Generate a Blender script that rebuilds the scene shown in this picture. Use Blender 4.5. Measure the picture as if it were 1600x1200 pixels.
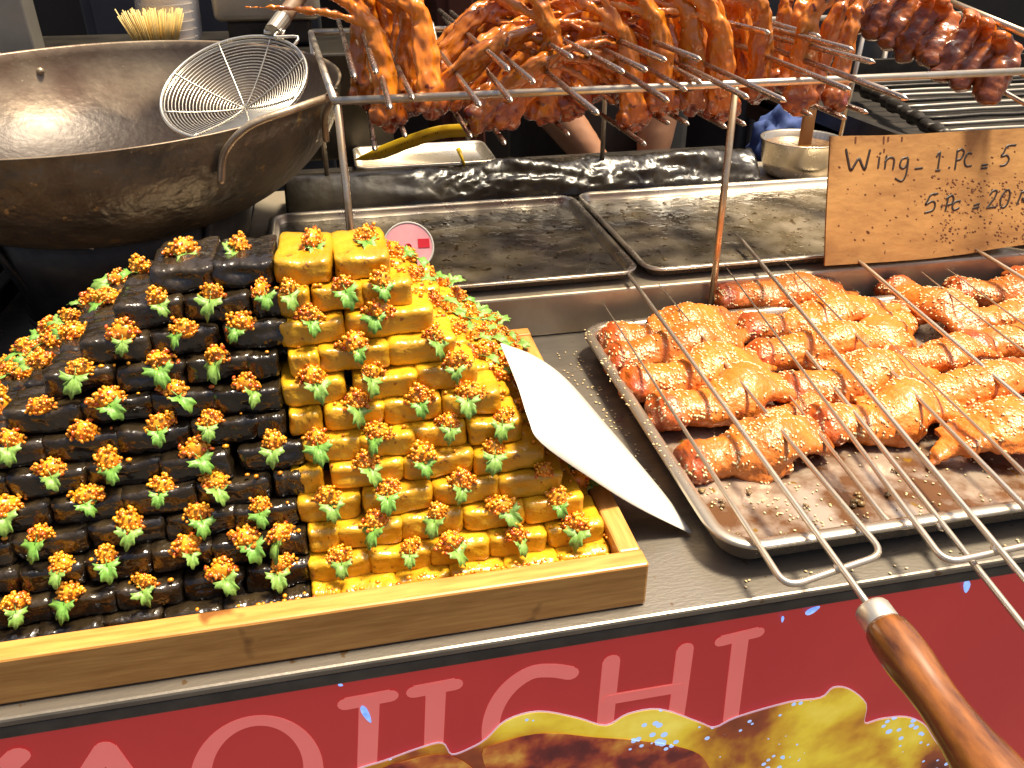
import bpy, bmesh, math, random
from mathutils import Vector, Matrix, Quaternion, noise, geometry
random.seed(7)
for o in list(bpy.data.objects): bpy.data.objects.remove(o, do_unlink=True)
scene = bpy.context.scene
COL = scene.collection
R = math.radians

# ------------------------------------------------------------------ camera
# world frame: x right along the counter, y away from the customer, z up, counter top at z = 0
FPX = 1290.0; EYE = Vector((0, 0, 0.5))
vY = Vector((495 - 800, -130 - 600, FPX)).normalized()
vX = Vector((8100 - 800, -170 - 600, FPX)); vX = (vX - vX.dot(vY) * vY).normalized()
vZ = vX.cross(vY)
if vZ.y > 0: vZ = -vZ
cam_d = bpy.data.cameras.new('camera'); cam = bpy.data.objects.new('camera', cam_d); COL.objects.link(cam)
right = Vector((vX.x, vY.x, vZ.x)); down = Vector((vX.y, vY.y, vZ.y)); fwd = Vector((vX.z, vY.z, vZ.z))
up = -down
m3 = Matrix((right, up, -fwd)).transposed()
cam.matrix_world = Matrix.Translation(EYE) @ m3.to_4x4()
cam_d.sensor_fit = 'HORIZONTAL'; cam_d.sensor_width = 36.0; cam_d.lens = 36.0 * FPX / 1600.0
cam_d.clip_start = 0.02; cam_d.clip_end = 500
scene.camera = cam

# ------------------------------------------------------------------ world, sun, exposure
SUN_DIR = Vector((0.30, 0.03, 1.0)).normalized()      # towards the light
world = bpy.data.worlds.new('World'); scene.world = world; world.use_nodes = True
wn = world.node_tree; wn.nodes.clear()
sky = wn.nodes.new('ShaderNodeTexSky'); sky.sky_type = 'NISHITA'; sky.sun_disc = False
sky.air_density = 0.6; sky.dust_density = 6.0; sky.ozone_density = 0.5
sky.sun_elevation = math.asin(SUN_DIR.z); sky.sun_rotation = math.atan2(SUN_DIR.x, SUN_DIR.y)
bg = wn.nodes.new('ShaderNodeBackground'); bg.inputs['Strength'].default_value = 0.085
wo = wn.nodes.new('ShaderNodeOutputWorld')
wn.links.new(sky.outputs[0], bg.inputs[0]); wn.links.new(bg.outputs[0], wo.inputs[0])
sd = bpy.data.lights.new('sun', 'SUN'); sd.energy = 5.0; sd.angle = R(11.0); sd.color = (1.0, 0.86, 0.63)
sun = bpy.data.objects.new('sun', sd); COL.objects.link(sun)
sun.rotation_euler = SUN_DIR.to_track_quat('Z', 'Y').to_euler(); sun.location = (1, 1, 4)
vs = scene.view_settings
vs.view_transform = 'Standard'; vs.look = 'None'; vs.exposure = 0.92; vs.gamma = 1.0; vs.use_curve_mapping = False
scene.render.engine = 'CYCLES'
cy = scene.cycles
cy.max_bounces = 6; cy.diffuse_bounces = 3; cy.glossy_bounces = 3; cy.transmission_bounces = 2; cy.transparent_max_bounces = 4; cy.caustics_reflective = False; cy.caustics_refractive = False
scene.render.resolution_x = 1024; scene.render.resolution_y = 768

# ------------------------------------------------------------------ measuring helpers (photo point -> point of the place)
def ray(px, py):
    d = Vector((px - 800, py - 600, FPX))
    return Vector((vX.dot(d), vY.dot(d), vZ.dot(d)))
def PZ(px, py, z):
    d = ray(px, py); return EYE + d * ((z - EYE.z) / d.z)
def PY(px, py, y):
    d = ray(px, py); return EYE + d * (y / d.y)
def PP(px, py, p0, n):
    d = ray(px, py); return EYE + d * ((p0 - EYE).dot(n) / d.dot(n))

# ------------------------------------------------------------------ object helpers
def props(o, label=None, cat=None, group=None, kind=None):
    if label: o['label'] = label
    if cat: o['category'] = cat
    if group: o['group'] = group
    if kind: o['kind'] = kind
    return o
def to_mesh(bm, name, mats, smooth=True):
    me = bpy.data.meshes.new(name)
    bmesh.ops.recalc_face_normals(bm, faces=bm.faces[:])
    bm.to_mesh(me); bm.free()
    for m in (mats if isinstance(mats, (list, tuple)) else [mats]): me.materials.append(m)
    me.polygons.foreach_set('use_smooth', [smooth] * len(me.polygons))
    return me
def link(name, me, parent=None, loc=None, rot=None, scale=None, mw=None):
    o = bpy.data.objects.new(name, me); COL.objects.link(o)
    if parent: o.parent = parent
    if mw is not None: o.matrix_local = mw
    else:
        if loc is not None: o.location = loc
        if rot is not None: o.rotation_euler = rot
        if scale is not None: o.scale = scale
    return o
def ob(name, bm, mats, parent=None, smooth=True, **kw):
    return link(name, to_mesh(bm, name, mats, smooth), parent, **kw)
def empty(name, loc=(0, 0, 0), rot=(0, 0, 0)):
    e = bpy.data.objects.new(name, None); COL.objects.link(e); e.location = loc; e.rotation_euler = rot
    e.empty_display_size = 0.02
    return e
def struct(o): o['kind'] = 'structure'; return o
ORD = ['zeroth', 'first', 'second', 'third', 'fourth', 'fifth', 'sixth', 'seventh', 'eighth', 'ninth', 'tenth',
       'eleventh', 'twelfth', 'thirteenth', 'fourteenth', 'fifteenth', 'sixteenth', 'seventeenth', 'eighteenth', 'nineteenth', 'twentieth']

# ------------------------------------------------------------------ shape helpers
def box(bm, x0, x1, y0, y1, z0, z1, bev=0.0, seg=2):
    vs_ = [bm.verts.new((x, y, z)) for x in (x0, x1) for y in (y0, y1) for z in (z0, z1)]
    f = [(0, 1, 3, 2), (4, 6, 7, 5), (0, 4, 5, 1), (2, 3, 7, 6), (0, 2, 6, 4), (1, 5, 7, 3)]
    fs = [bm.faces.new([vs_[i] for i in q]) for q in f]
    if bev > 0:
        es = list({e for fc in fs for e in fc.edges})
        bmesh.ops.bevel(bm, geom=es, offset=bev, segments=seg, profile=0.5, affect='EDGES')
def frames(pts):
    T = []
    for i in range(len(pts)):
        a = pts[max(i - 1, 0)]; b = pts[min(i + 1, len(pts) - 1)]
        T.append((b - a).normalized())
    n = T[0].orthogonal().normalized(); N = []
    for i, t in enumerate(T):
        n = (n - n.dot(t) * t)
        n = n.normalized() if n.length > 1e-6 else t.orthogonal().normalized()
        N.append(n)
    return T, N
def tube(bm, pts, rad, n=8, closed=False, caps=True, mat=0, sx=1.0, sy=1.0, ref=None):
    pts = [Vector(p) for p in pts]
    if not hasattr(rad, '__len__'): rad = [rad] * len(pts)
    T, N = frames(pts)
    rings = []
    for i, p in enumerate(pts):
        nn = N[i]
        if ref is not None:
            nn = (ref - ref.dot(T[i]) * T[i]).normalized()
        b = T[i].cross(nn)
        rings.append([bm.verts.new(p + (nn * math.cos(2 * math.pi * k / n) * sx + b * math.sin(2 * math.pi * k / n) * sy) * rad[i]) for k in range(n)])
    fs = []
    m = len(rings)
    for i in range(m if closed else m - 1):
        a = rings[i]; c = rings[(i + 1) % m]
        for k in range(n):
            fs.append(bm.faces.new((a[k], a[(k + 1) % n], c[(k + 1) % n], c[k])))
    if caps and not closed:
        fs.append(bm.faces.new(rings[0][::-1])); fs.append(bm.faces.new(rings[-1]))
    for f in fs: f.material_index = mat
def smoothpts(pts, sub=6, closed=False):
    pts = [Vector(p) for p in pts]; n = len(pts); out = []
    rng = range(n if closed else n - 1)
    for i in rng:
        if closed: p0, p1, p2, p3 = pts[i - 1], pts[i], pts[(i + 1) % n], pts[(i + 2) % n]
        else: p0, p1, p2, p3 = pts[max(i - 1, 0)], pts[i], pts[i + 1], pts[min(i + 2, n - 1)]
        for k in range(sub):
            t = k / sub
            out.append(0.5 * ((2 * p1) + (p2 - p0) * t + (2 * p0 - 5 * p1 + 4 * p2 - p3) * t * t + (3 * p1 - p0 - 3 * p2 + p3) * t ** 3))
    if not closed: out.append(pts[-1])
    return out
def fillet(pts, r, seg=5):
    pts = [Vector(p) for p in pts]; out = [pts[0]]
    for i in range(1, len(pts) - 1):
        a, p, b = pts[i - 1], pts[i], pts[i + 1]
        d1 = (a - p); d2 = (b - p); rr = min(r, d1.length * .45, d2.length * .45)
        q0 = p + d1.normalized() * rr; q1 = p + d2.normalized() * rr
        for k in range(seg + 1):
            t = k / seg; out.append(q0 * (1 - t) ** 2 + p * 2 * t * (1 - t) + q1 * t * t)
    out.append(pts[-1]); return out
def lathe(bm, prof, n=48, mat=0, mats=None):
    rings = []
    for (r, z) in prof:
        if r < 1e-5: rings.append([bm.verts.new((0, 0, z))])
        else: rings.append([bm.verts.new((r * math.cos(2 * math.pi * k / n), r * math.sin(2 * math.pi * k / n), z)) for k in range(n)])
    for i in range(len(rings) - 1):
        a, b = rings[i], rings[i + 1]
        for k in range(n):
            k2 = (k + 1) % n
            if len(a) == 1 and len(b) == 1: continue
            if len(a) == 1: f = bm.faces.new((a[0], b[k2], b[k]))
            elif len(b) == 1: f = bm.faces.new((a[k], a[k2], b[0]))
            else: f = bm.faces.new((a[k], a[k2], b[k2], b[k]))
            f.material_index = mats[i] if mats else mat
def rrect(x0, x1, y0, y1, r, seg=6):
    out = []
    for cx, cy, a0 in ((x1 - r, y1 - r, 0), (x0 + r, y1 - r, 90), (x0 + r, y0 + r, 180), (x1 - r, y0 + r, 270)):
        for k in range(seg + 1):
            a = R(a0 + 90 * k / seg); out.append((cx + r * math.cos(a), cy + r * math.sin(a)))
    return out
def rr_tray(bm, x0, x1, y0, y1, r, prof, seg=7):
    rings = []
    for ins, z in prof:
        rr = max(r - ins, 0.006)
        rings.append([bm.verts.new((x, y, z)) for x, y in rrect(x0 + ins, x1 - ins, y0 + ins, y1 - ins, rr, seg)])
    for a, b in zip(rings, rings[1:]):
        for k in range(len(a)):
            k2 = (k + 1) % len(a); bm.faces.new((a[k], a[k2], b[k2], b[k]))
    bm.faces.new(rings[0][::-1]); bm.faces.new(rings[-1])
def prism(bm, pts, thick):
    """flat outline (list of Vector) extruded along its own normal"""
    n = Vector((0, 0, 0))
    for i in range(len(pts)):
        a, b = pts[i], pts[(i + 1) % len(pts)]; n += a.cross(b)
    n.normalize()
    A = [bm.verts.new(p) for p in pts]; B = [bm.verts.new(p + n * thick) for p in pts]
    for t in geometry.tessellate_polygon([pts]):
        bm.faces.new([A[i] for i in t][::-1]); bm.faces.new([B[i] for i in t])
    for i in range(len(pts)):
        j = (i + 1) % len(pts); bm.faces.new((A[i], A[j], B[j], B[i]))
def ribbon(bm, pts, w, nrm, thick=0.0006, lift=0.0004):
    """a drawn stroke with round ends lying on a surface of normal nrm"""
    pts = [Vector(p) for p in pts]
    if len(pts) == 1: pts = [pts[0], pts[0] + nrm.orthogonal().normalized() * w * .05]
    L = []; Rr = []
    ws = w if hasattr(w, '__len__') else [w] * len(pts)
    T, _ = frames(pts)
    for i, p in enumerate(pts):
        s = T[i].cross(nrm).normalized() * ws[i] / 2
        L.append(p + s); Rr.append(p - s)
    cap1 = []; cap0 = []
    for k in range(1, 6):
        a = math.pi * k / 6
        s = T[-1].cross(nrm).normalized()
        cap1.append(pts[-1] + (s * math.cos(a) + T[-1] * math.sin(a)) * ws[-1] / 2)
        s = T[0].cross(nrm).normalized()
        cap0.append(pts[0] - (s * math.cos(a) + T[0] * math.sin(a)) * ws[0] / 2)
    for off in (lift + thick,):
        o = nrm * off
        l = [bm.verts.new(p + o) for p in L]; r = [bm.verts.new(p + o) for p in Rr]
        l0 = [bm.verts.new(p) for p in L]; r0 = [bm.verts.new(p) for p in Rr]
        for i in range(len(l) - 1):
            bm.faces.new((l[i], l[i + 1], r[i + 1], r[i]))
            bm.faces.new((l[i], l0[i], l0[i + 1], l[i + 1])); bm.faces.new((r[i], r[i + 1], r0[i + 1], r0[i]))
        c1 = [bm.verts.new(p + o) for p in cap1]; c0 = [bm.verts.new(p + o) for p in cap0]
        bm.faces.new([l[-1]] + c1 + [r[-1]]); bm.faces.new([r[0]] + c0 + [l[0]])
def blob_mesh(build, voxel, name, mats, smooth_it=4, disp=None, tint=None):
    """union of closed shapes grown together into one continuous skin"""
    bm = bmesh.new(); build(bm)
    bmesh.ops.recalc_face_normals(bm, faces=bm.faces[:])
    me = bpy.data.meshes.new('tmp'); bm.to_mesh(me); bm.free()
    o = bpy.data.objects.new('tmp', me); COL.objects.link(o)
    md = o.modifiers.new('r', 'REMESH'); md.mode = 'VOXEL'; md.voxel_size = voxel
    sm = o.modifiers.new('s', 'SMOOTH'); sm.iterations = smooth_it; sm.factor = 0.5
    dg = bpy.context.evaluated_depsgraph_get()
    out = bpy.data.meshes.new_from_object(o.evaluated_get(dg)); out.name = name
    bpy.data.objects.remove(o, do_unlink=True)
    if disp:
        nr = [v.normal.copy() for v in out.vertices]
        for v, n in zip(out.vertices, nr): v.co = v.co + n * disp(v.co)
    if tint:
        at = out.attributes.new('tint', 'FLOAT', 'POINT')
        at.data.foreach_set('value', [tint(v.co) for v in out.vertices])
    out.materials.clear()
    for m in mats: out.materials.append(m)
    out.polygons.foreach_set('use_smooth', [True] * len(out.polygons))
    return out
def ball(bm, c, r, sub=2, scale=(1, 1, 1), rot=None, mat=0):
    M_ = Matrix.Translation(c)
    if rot is not None: M_ = M_ @ rot.to_4x4()
    M_ = M_ @ Matrix.Diagonal((scale[0], scale[1], scale[2], 1))
    ret = bmesh.ops.create_icosphere(bm, subdivisions=sub, radius=r, matrix=M_)
    if mat:
        for v in ret['verts']:
            for f in v.link_faces: f.material_index = mat

# ------------------------------------------------------------------ materials
def mat(name, col, rough=0.5, metal=0.0, col2=None, scale=20.0, detail=4.0, lo=0.35, hi=0.65, bump=0.0, bscale=None, rvar=0.0,
        stretch=None, coat=0.0, sss=0.0, sssr=(1, .4, .1), spec=0.5, emit=0.0, dist=0.02, tint=None, third=None, coatr=0.1, bdist=0.002, ovar=0.0):
    m = bpy.data.materials.new(name); m.use_nodes = True
    nt = m.node_tree; N = nt.nodes; L = nt.links
    p = N['Principled BSDF']
    p.inputs['Roughness'].default_value = rough; p.inputs['Metallic'].default_value = metal
    p.inputs['Base Color'].default_value = (*col, 1)
    p.inputs['Specular IOR Level'].default_value = spec
    if coat: p.inputs['Coat Weight'].default_value = coat; p.inputs['Coat Roughness'].default_value = coatr
    if sss:
        p.inputs['Subsurface Weight'].default_value = sss; p.inputs['Subsurface Radius'].default_value = sssr
        p.inputs['Subsurface Scale'].default_value = dist
    tc = N.new('ShaderNodeTexCoord'); src = tc.outputs['Object']
    if stretch:
        mp = N.new('ShaderNodeMapping'); mp.inputs['Scale'].default_value = stretch
        L.new(src, mp.inputs[0]); src = mp.outputs[0]
    cur = None
    if col2 is not None:
        n1 = N.new('ShaderNodeTexNoise'); n1.inputs['Scale'].default_value = scale; n1.inputs['Detail'].default_value = detail
        n1.inputs['Roughness'].default_value = 0.6
        L.new(src, n1.inputs['Vector'])
        r1 = N.new('ShaderNodeValToRGB'); r1.color_ramp.elements[0].position = lo; r1.color_ramp.elements[1].position = hi
        r1.color_ramp.elements[0].color = (*col, 1); r1.color_ramp.elements[1].color = (*col2, 1)
        L.new(n1.outputs['Fac'], r1.inputs[0]); cur = r1.outputs[0]
        if rvar:
            mr = N.new('ShaderNodeMapRange'); mr.inputs['From Min'].default_value = .3; mr.inputs['From Max'].default_value = .7
            mr.inputs['To Min'].default_value = max(rough - rvar, 0.02); mr.inputs['To Max'].default_value = rough + rvar
            L.new(n1.outputs['Fac'], mr.inputs[0]); L.new(mr.outputs[0], p.inputs['Roughness'])
    if third is not None:      # speckle colour: (col, scale, threshold)
        c3, s3, t3 = third
        n3 = N.new('ShaderNodeTexNoise'); n3.inputs['Scale'].default_value = s3; n3.inputs['Detail'].default_value = 3
        L.new(tc.outputs['Object'], n3.inputs['Vector'])
        r3 = N.new('ShaderNodeValToRGB'); r3.color_ramp.elements[0].position = t3; r3.color_ramp.elements[1].position = t3 + .04
        L.new(n3.outputs['Fac'], r3.inputs[0])
        mx = N.new('ShaderNodeMixRGB'); L.new(r3.outputs[0], mx.inputs['Fac'])
        if cur is not None: L.new(cur, mx.inputs['Color1'])
        else: mx.inputs['Color1'].default_value = (*col, 1)
        mx.inputs['Color2'].default_value = (*c3, 1); cur = mx.outputs[0]
    if tint is not None:
        at = N.new('ShaderNodeAttribute'); at.attribute_name = 'tint'
        mx = N.new('ShaderNodeMixRGB'); L.new(at.outputs['Fac'], mx.inputs['Fac'])
        if cur is not None: L.new(cur, mx.inputs['Color1'])
        else: mx.inputs['Color1'].default_value = (*col, 1)
        mx.inputs['Color2'].default_value = (*tint, 1); cur = mx.outputs[0]
    if ovar:
        oi = N.new('ShaderNodeObjectInfo'); mr2 = N.new('ShaderNodeMapRange')
        mr2.inputs['To Min'].default_value = 1 - ovar; mr2.inputs['To Max'].default_value = 1 + ovar * .6
        L.new(oi.outputs['Random'], mr2.inputs[0])
        hs = N.new('ShaderNodeHueSaturation'); L.new(mr2.outputs[0], hs.inputs['Value']); L.new(cur, hs.inputs['Color']); cur = hs.outputs[0]
    if cur is not None: L.new(cur, p.inputs['Base Color'])
    if emit:
        m.cycles.emission_sampling = 'NONE'
        p.inputs['Emission Strength'].default_value = emit
        if cur is not None: L.new(cur, p.inputs['Emission Color'])
        else: p.inputs['Emission Color'].default_value = (*col, 1)
    if bump:
        n2 = N.new('ShaderNodeTexNoise'); n2.inputs['Scale'].default_value = bscale or scale * 3; n2.inputs['Detail'].default_value = 2.5
        L.new(src, n2.inputs['Vector'])
        b = N.new('ShaderNodeBump'); b.inputs['Strength'].default_value = bump; b.inputs['Distance'].default_value = bdist
        L.new(n2.outputs['Fac'], b.inputs['Height']); L.new(b.outputs[0], p.inputs['Normal'])
        if coat: L.new(b.outputs[0], p.inputs['Coat Normal'])
    return m
M = {}
M['steel'] = mat('steel', (.62, .54, .42), .40, .72, (.46, .38, .27), 14, rvar=.12, bump=.08, bscale=60)
M['rod'] = mat('rod', (.74, .67, .56), .34, .85, (.56, .47, .36), 40, rvar=.1)
M['rodgold'] = mat('rodgold', (.70, .57, .40), .32, .85, (.50, .34, .18), 30, rvar=.1)
M['skewer'] = mat('skewer', (.56, .47, .40), .28, .95, (.30, .22, .16), 45, rvar=.12)
M['counter'] = mat('counter', (.29, .255, .21), .36, .62, (.17, .15, .125), 9, detail=8, rvar=.14, bump=.15, bscale=120, stretch=(1, 3, 1), third=((.16, .10, .05), 60, .68))
M['ctrim'] = mat('ctrim', (.06, .055, .05), .35, .6, (.11, .10, .09), 25)
M['tray'] = mat('tray', (.66, .60, .50), .30, .85, (.48, .41, .31), 18, detail=6, rvar=.1)
M['trayfloor'] = mat('trayfloor', (.50, .40, .31), .24, .5, (.17, .075, .028), 16, detail=6, lo=.42, hi=.56, rvar=.1, bump=.25, bscale=40, third=((.30, .16, .02), 55, .67))
M['panoil'] = mat('panoil', (.10, .078, .046), .20, 0, (.24, .20, .145), 18, detail=8, lo=.40, hi=.68, bump=.55, bscale=70, coat=.15, third=((.05, .03, .012), 60, .64), bdist=.003, spec=.35)
M['redpanel'] = mat('redpanel', (.30, .022, .022), .35, 0, (.33, .026, .024), 5, emit=.40, spec=.35)
M['letter'] = mat('letter', (.55, .115, .10), .35, 0, (.58, .13, .115), 6, emit=.40, spec=.35)
M['printedge'] = mat('printedge', (.62, .42, .52), .35, 0, emit=.3)
M['blueprint'] = mat('blueprint', (.14, .30, .95), .35, 0, (.35, .55, 1.0), 90, emit=.5)
M['wood'] = mat('wood', (.62, .31, .08), .38, 0, (.44, .19, .04), 18, detail=6, stretch=(1, 12, 12), bump=.08, bscale=60, third=((.20, .075, .015), 16, .66))
M['woody'] = mat('woody', (.62, .31, .08), .38, 0, (.44, .19, .04), 18, detail=6, stretch=(12, 1, 12), bump=.08, bscale=60, third=((.20, .075, .015), 16, .66))
M['handle'] = mat('handle', (.30, .105, .022), .24, 0, (.075, .024, .008), 50, detail=8, lo=.36, hi=.66, stretch=(1.6, .35, 1.2), bump=.12, bscale=60, coat=.5)
M['ferrule'] = mat('ferrule', (.72, .66, .55), .35, .8)
M['handlewood'] = mat('handlewood', (.17, .10, .055), .55, 0, (.30, .20, .12), 30, stretch=(1, 1, .15))
M['ytofu'] = mat('ytofu', (.66, .365, .014), .30, 0, (.45, .20, .010), 38, detail=6, lo=.42, hi=.74, bump=.8, bscale=120, coat=.3, coatr=.2, third=((.27, .10, .012), 130, .665), bdist=.0025, ovar=.14)
M['btofu'] = mat('btofu', (.010, .007, .004), .22, 0, (.034, .023, .011), 60, detail=6, bump=1.0, bscale=85, coat=.5, coatr=.10, bdist=.003, ovar=.5)
M['seed'] = mat('seed', (.80, .36, .014), .26, 0, (.68, .22, .010), 130, lo=.40, hi=.60, coat=.4)
M['chili'] = mat('chili', (.50, .060, .010), .22, 0, (.60, .17, .012), 140, coat=.5)
M['leaf'] = mat('leaf', (.13, .27, .040), .45, 0, (.24, .38, .085), 110, bump=.3, bscale=150)
M['leafd'] = mat('leafd', (.10, .26, .035), .42, 0, (.20, .38, .07), 110, bump=.3, bscale=150)
M['wing'] = mat('wing', (.67, .20, .026), .38, 0, (.51, .112, .012), 30, detail=7, lo=.38, hi=.70, bump=.9, bscale=240, coat=.25, coatr=.22, third=((.30, .055, .012), 60, .70), tint=(.36, .045, .012), ovar=.18)
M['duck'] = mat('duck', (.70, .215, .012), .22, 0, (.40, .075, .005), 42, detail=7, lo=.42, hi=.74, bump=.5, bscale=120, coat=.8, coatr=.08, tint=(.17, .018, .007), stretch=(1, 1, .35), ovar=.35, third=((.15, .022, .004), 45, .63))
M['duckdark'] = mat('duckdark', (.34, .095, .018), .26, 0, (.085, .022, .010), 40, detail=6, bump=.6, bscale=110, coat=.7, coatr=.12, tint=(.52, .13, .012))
M['sesame'] = mat('sesame', (.86, .72, .44), .45, 0, (.74, .55, .26), 200)
M['wokin'] = mat('wokin', (.15, .095, .062), .42, .35, (.36, .29, .20), 5, detail=9, lo=.36, hi=.66, rvar=.12, bump=.35, bscale=85, third=((.40, .33, .22), 190, .70))
M['wokout'] = mat('wokout', (.075, .062, .046), .44, .35, (.29, .245, .17), 7, detail=10, lo=.38, hi=.72, rvar=.12, bump=.9, bscale=55, third=((.34, .24, .11), 42, .66), bdist=.004)
M['wokhandle'] = mat('wokhandle', (.34, .26, .17), .36, .6, (.50, .40, .28), 40, bump=.3, bscale=120)
M['wire'] = mat('wire', (.74, .70, .60), .28, .85)
M['blackmetal'] = mat('blackmetal', (.020, .017, .014), .42, .4, (.05, .042, .033), 25, bump=.3, bscale=80)
M['ironstove'] = mat('ironstove', (.030, .026, .021), .30, .6, (.075, .065, .05), 12, bump=.1, bscale=60)
M['film'] = mat('film', (.020, .016, .011), .25, 0, (.036, .029, .020), 20, bump=.25, bscale=60)
M['card'] = mat('card', (.46, .24, .07), .75, 0, (.26, .115, .03), 17, detail=7, lo=.35, hi=.75, bump=.3, bscale=60, stretch=(1, 1, 2.2), third=((.14, .05, .012), 120, .685))
M['cardedge'] = mat('cardedge', (.62, .42, .22), .8)
M['ink'] = mat('ink', (.030, .016, .010), .5)
M['paper'] = mat('paper', (.62, .59, .53), .55, 0, (.52, .48, .41), 7, detail=6, lo=.45, hi=.8)
M['pinkcard'] = mat('pinkcard', (.76, .30, .33), .4, 0, (.80, .38, .40), 20)
M['redprint'] = mat('redprint', (.62, .012, .025), .4)
M['yellowstrap'] = mat('yellowstrap', (.82, .55, .012), .38, 0, (.74, .46, .01), 25)
M['sauce'] = mat('sauce', (.10, .042, .010), .10, 0, (.26, .13, .03), 70, detail=6, bump=.7, bscale=120, coat=.6)
M['brushwood'] = mat('brushwood', (.42, .20, .06), .5, 0, (.22, .09, .025), 40, stretch=(1, 1, .2))
M['skin'] = mat('skin', (.36, .18, .10), .5, 0, (.30, .14, .075), 30)
M['shirt'] = mat('shirt', (.045, .038, .022), .85, 0, (.07, .06, .036), 14, bump=.3, bscale=40)
M['apron'] = mat('apron', (.012, .011, .011), .7, 0, (.025, .022, .022), 20)
M['hair'] = mat('hair', (.012, .009, .007), .5)
M['asphalt'] = mat('asphalt', (.05, .048, .045), .85, 0, (.075, .072, .068), 6, detail=8, bump=.3, bscale=60)
M['backwall'] = mat('backwall', (.012, .009, .007), .7, 0, (.020, .015, .011), 4)
M['slate'] = mat('slate', (.030, .031, .036), .5, .2, (.045, .045, .052), 6)
M['redbrown'] = mat('redbrown', (.11, .028, .012), .5, 0, (.075, .02, .01), 9)
M['beigemetal'] = mat('beigemetal', (.50, .46, .37), .4, .5, (.40, .36, .28), 12)
M['greymetal'] = mat('greymetal', (.36, .33, .28), .4, .6, (.27, .25, .21), 9)
M['cup'] = mat('cup', (.70, .60, .48), .25, 0, (.62, .50, .38), 15, coat=.3)
M['pick'] = mat('pick', (.74, .56, .22), .6, 0, (.62, .44, .15), 60)
M['bluerag'] = mat('bluerag', (.03, .06, .20), .8)
M['whitetag'] = mat('whitetag', (.75, .71, .66), .6)
M['debris'] = mat('debris', (.10, .05, .018), .35, 0, (.24, .15, .05), 60, coat=.4)
M['bagfilm'] = None
def glassy(name, col, alpha):
    m = bpy.data.materials.new(name); m.use_nodes = True; p = m.node_tree.nodes['Principled BSDF']
    p.inputs['Base Color'].default_value = (*col, 1); p.inputs['Roughness'].default_value = .12; p.inputs['Alpha'].default_value = alpha
    return m
M['bagfilm'] = glassy('bagfilm', (.75, .75, .78), .22)
def foodprint(red=False):
    m = bpy.data.materials.new('foodprint'); m.use_nodes = True
    nt = m.node_tree; N = nt.nodes; L = nt.links; p = N['Principled BSDF']; p.inputs['Roughness'].default_value = .35
    tc = N.new('ShaderNodeTexCoord')
    n1 = N.new('ShaderNodeTexNoise'); n1.inputs['Scale'].default_value = 10; n1.inputs['Detail'].default_value = 7; n1.inputs['Distortion'].default_value = .15
    L.new(tc.outputs['Object'], n1.inputs['Vector'])
    r = N.new('ShaderNodeValToRGB'); cr = r.color_ramp
    cr.elements[0].position = .28; cr.elements[0].color = (.05, .008, .010, 1)
    cr.elements[1].position = .74; cr.elements[1].color = (.80, .66, .12, 1)
    for pos, c in ((.40, (.22, .045, .012, 1)), (.48, (.46, .22, .014, 1)), (.58, (.64, .46, .03, 1))):
        e = cr.elements.new(pos); e.color = c
    if red:
        n1.inputs['Scale'].default_value = 30
        for e, c in zip(cr.elements, ((.04, .006, .008, 1), (.10, .012, .012, 1), (.22, .03, .015, 1), (.36, .10, .02, 1), (.6, .35, .06, 1))): e.color = c
    L.new(n1.outputs['Fac'], r.inputs[0])
    v = N.new('ShaderNodeTexVoronoi'); v.inputs['Scale'].default_value = 95
    L.new(tc.outputs['Object'], v.inputs['Vector'])
    n2 = N.new('ShaderNodeTexNoise'); n2.inputs['Scale'].default_value = 12; L.new(tc.outputs['Object'], n2.inputs['Vector'])
    mr = N.new('ShaderNodeMapRange'); mr.inputs['From Min'].default_value = .45; mr.inputs['From Max'].default_value = .72
    mr.inputs['To Min'].default_value = 0.0; mr.inputs['To Max'].default_value = .42; L.new(n2.outputs['Fac'], mr.inputs[0])
    lt = N.new('ShaderNodeMath'); lt.operation = 'LESS_THAN'; L.new(v.outputs['Distance'], lt.inputs[0]); L.new(mr.outputs[0], lt.inputs[1])
    mx = N.new('ShaderNodeMixRGB'); mx.inputs['Color2'].default_value = (.42, .60, 1, 1)
    L.new(lt.outputs[0], mx.inputs['Fac']); L.new(r.outputs[0], mx.inputs['Color1'])
    L.new(mx.outputs[0], p.inputs['Base Color']); L.new(mx.outputs[0], p.inputs['Emission Color']); p.inputs['Emission Strength'].default_value = .36; m.cycles.emission_sampling = 'NONE'
    return m
M['foodprint'] = foodprint()
M['redprintfood'] = foodprint(True)

def burnt(m, z_hi, z_lo, col):
    nt = m.node_tree; N = nt.nodes; L = nt.links; p = N['Principled BSDF']
    old = p.inputs['Base Color'].links[0].from_socket
    tc = N.new('ShaderNodeTexCoord'); sx = N.new('ShaderNodeSeparateXYZ'); L.new(tc.outputs['Object'], sx.inputs[0])
    nz = N.new('ShaderNodeTexNoise'); nz.inputs['Scale'].default_value = 9; nz.inputs['Detail'].default_value = 6; L.new(tc.outputs['Object'], nz.inputs['Vector'])
    ad = N.new('ShaderNodeMath'); ad.operation = 'MULTIPLY_ADD'; ad.inputs[1].default_value = .10; L.new(nz.outputs['Fac'], ad.inputs[0]); L.new(sx.outputs['Z'], ad.inputs[2])
    mr = N.new('ShaderNodeMapRange'); mr.inputs['From Min'].default_value = z_hi + .05; mr.inputs['From Max'].default_value = z_lo + .05; L.new(ad.outputs[0], mr.inputs[0])
    mx = N.new('ShaderNodeMixRGB'); L.new(mr.outputs[0], mx.inputs['Fac']); L.new(old, mx.inputs['Color1']); mx.inputs['Color2'].default_value = (*col, 1)
    L.new(mx.outputs[0], p.inputs['Base Color'])
burnt(M['wokin'], -.065, -.105, (.026, .016, .011))
burnt(M['wokout'], -.10, -.16, (.030, .023, .016))
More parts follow.
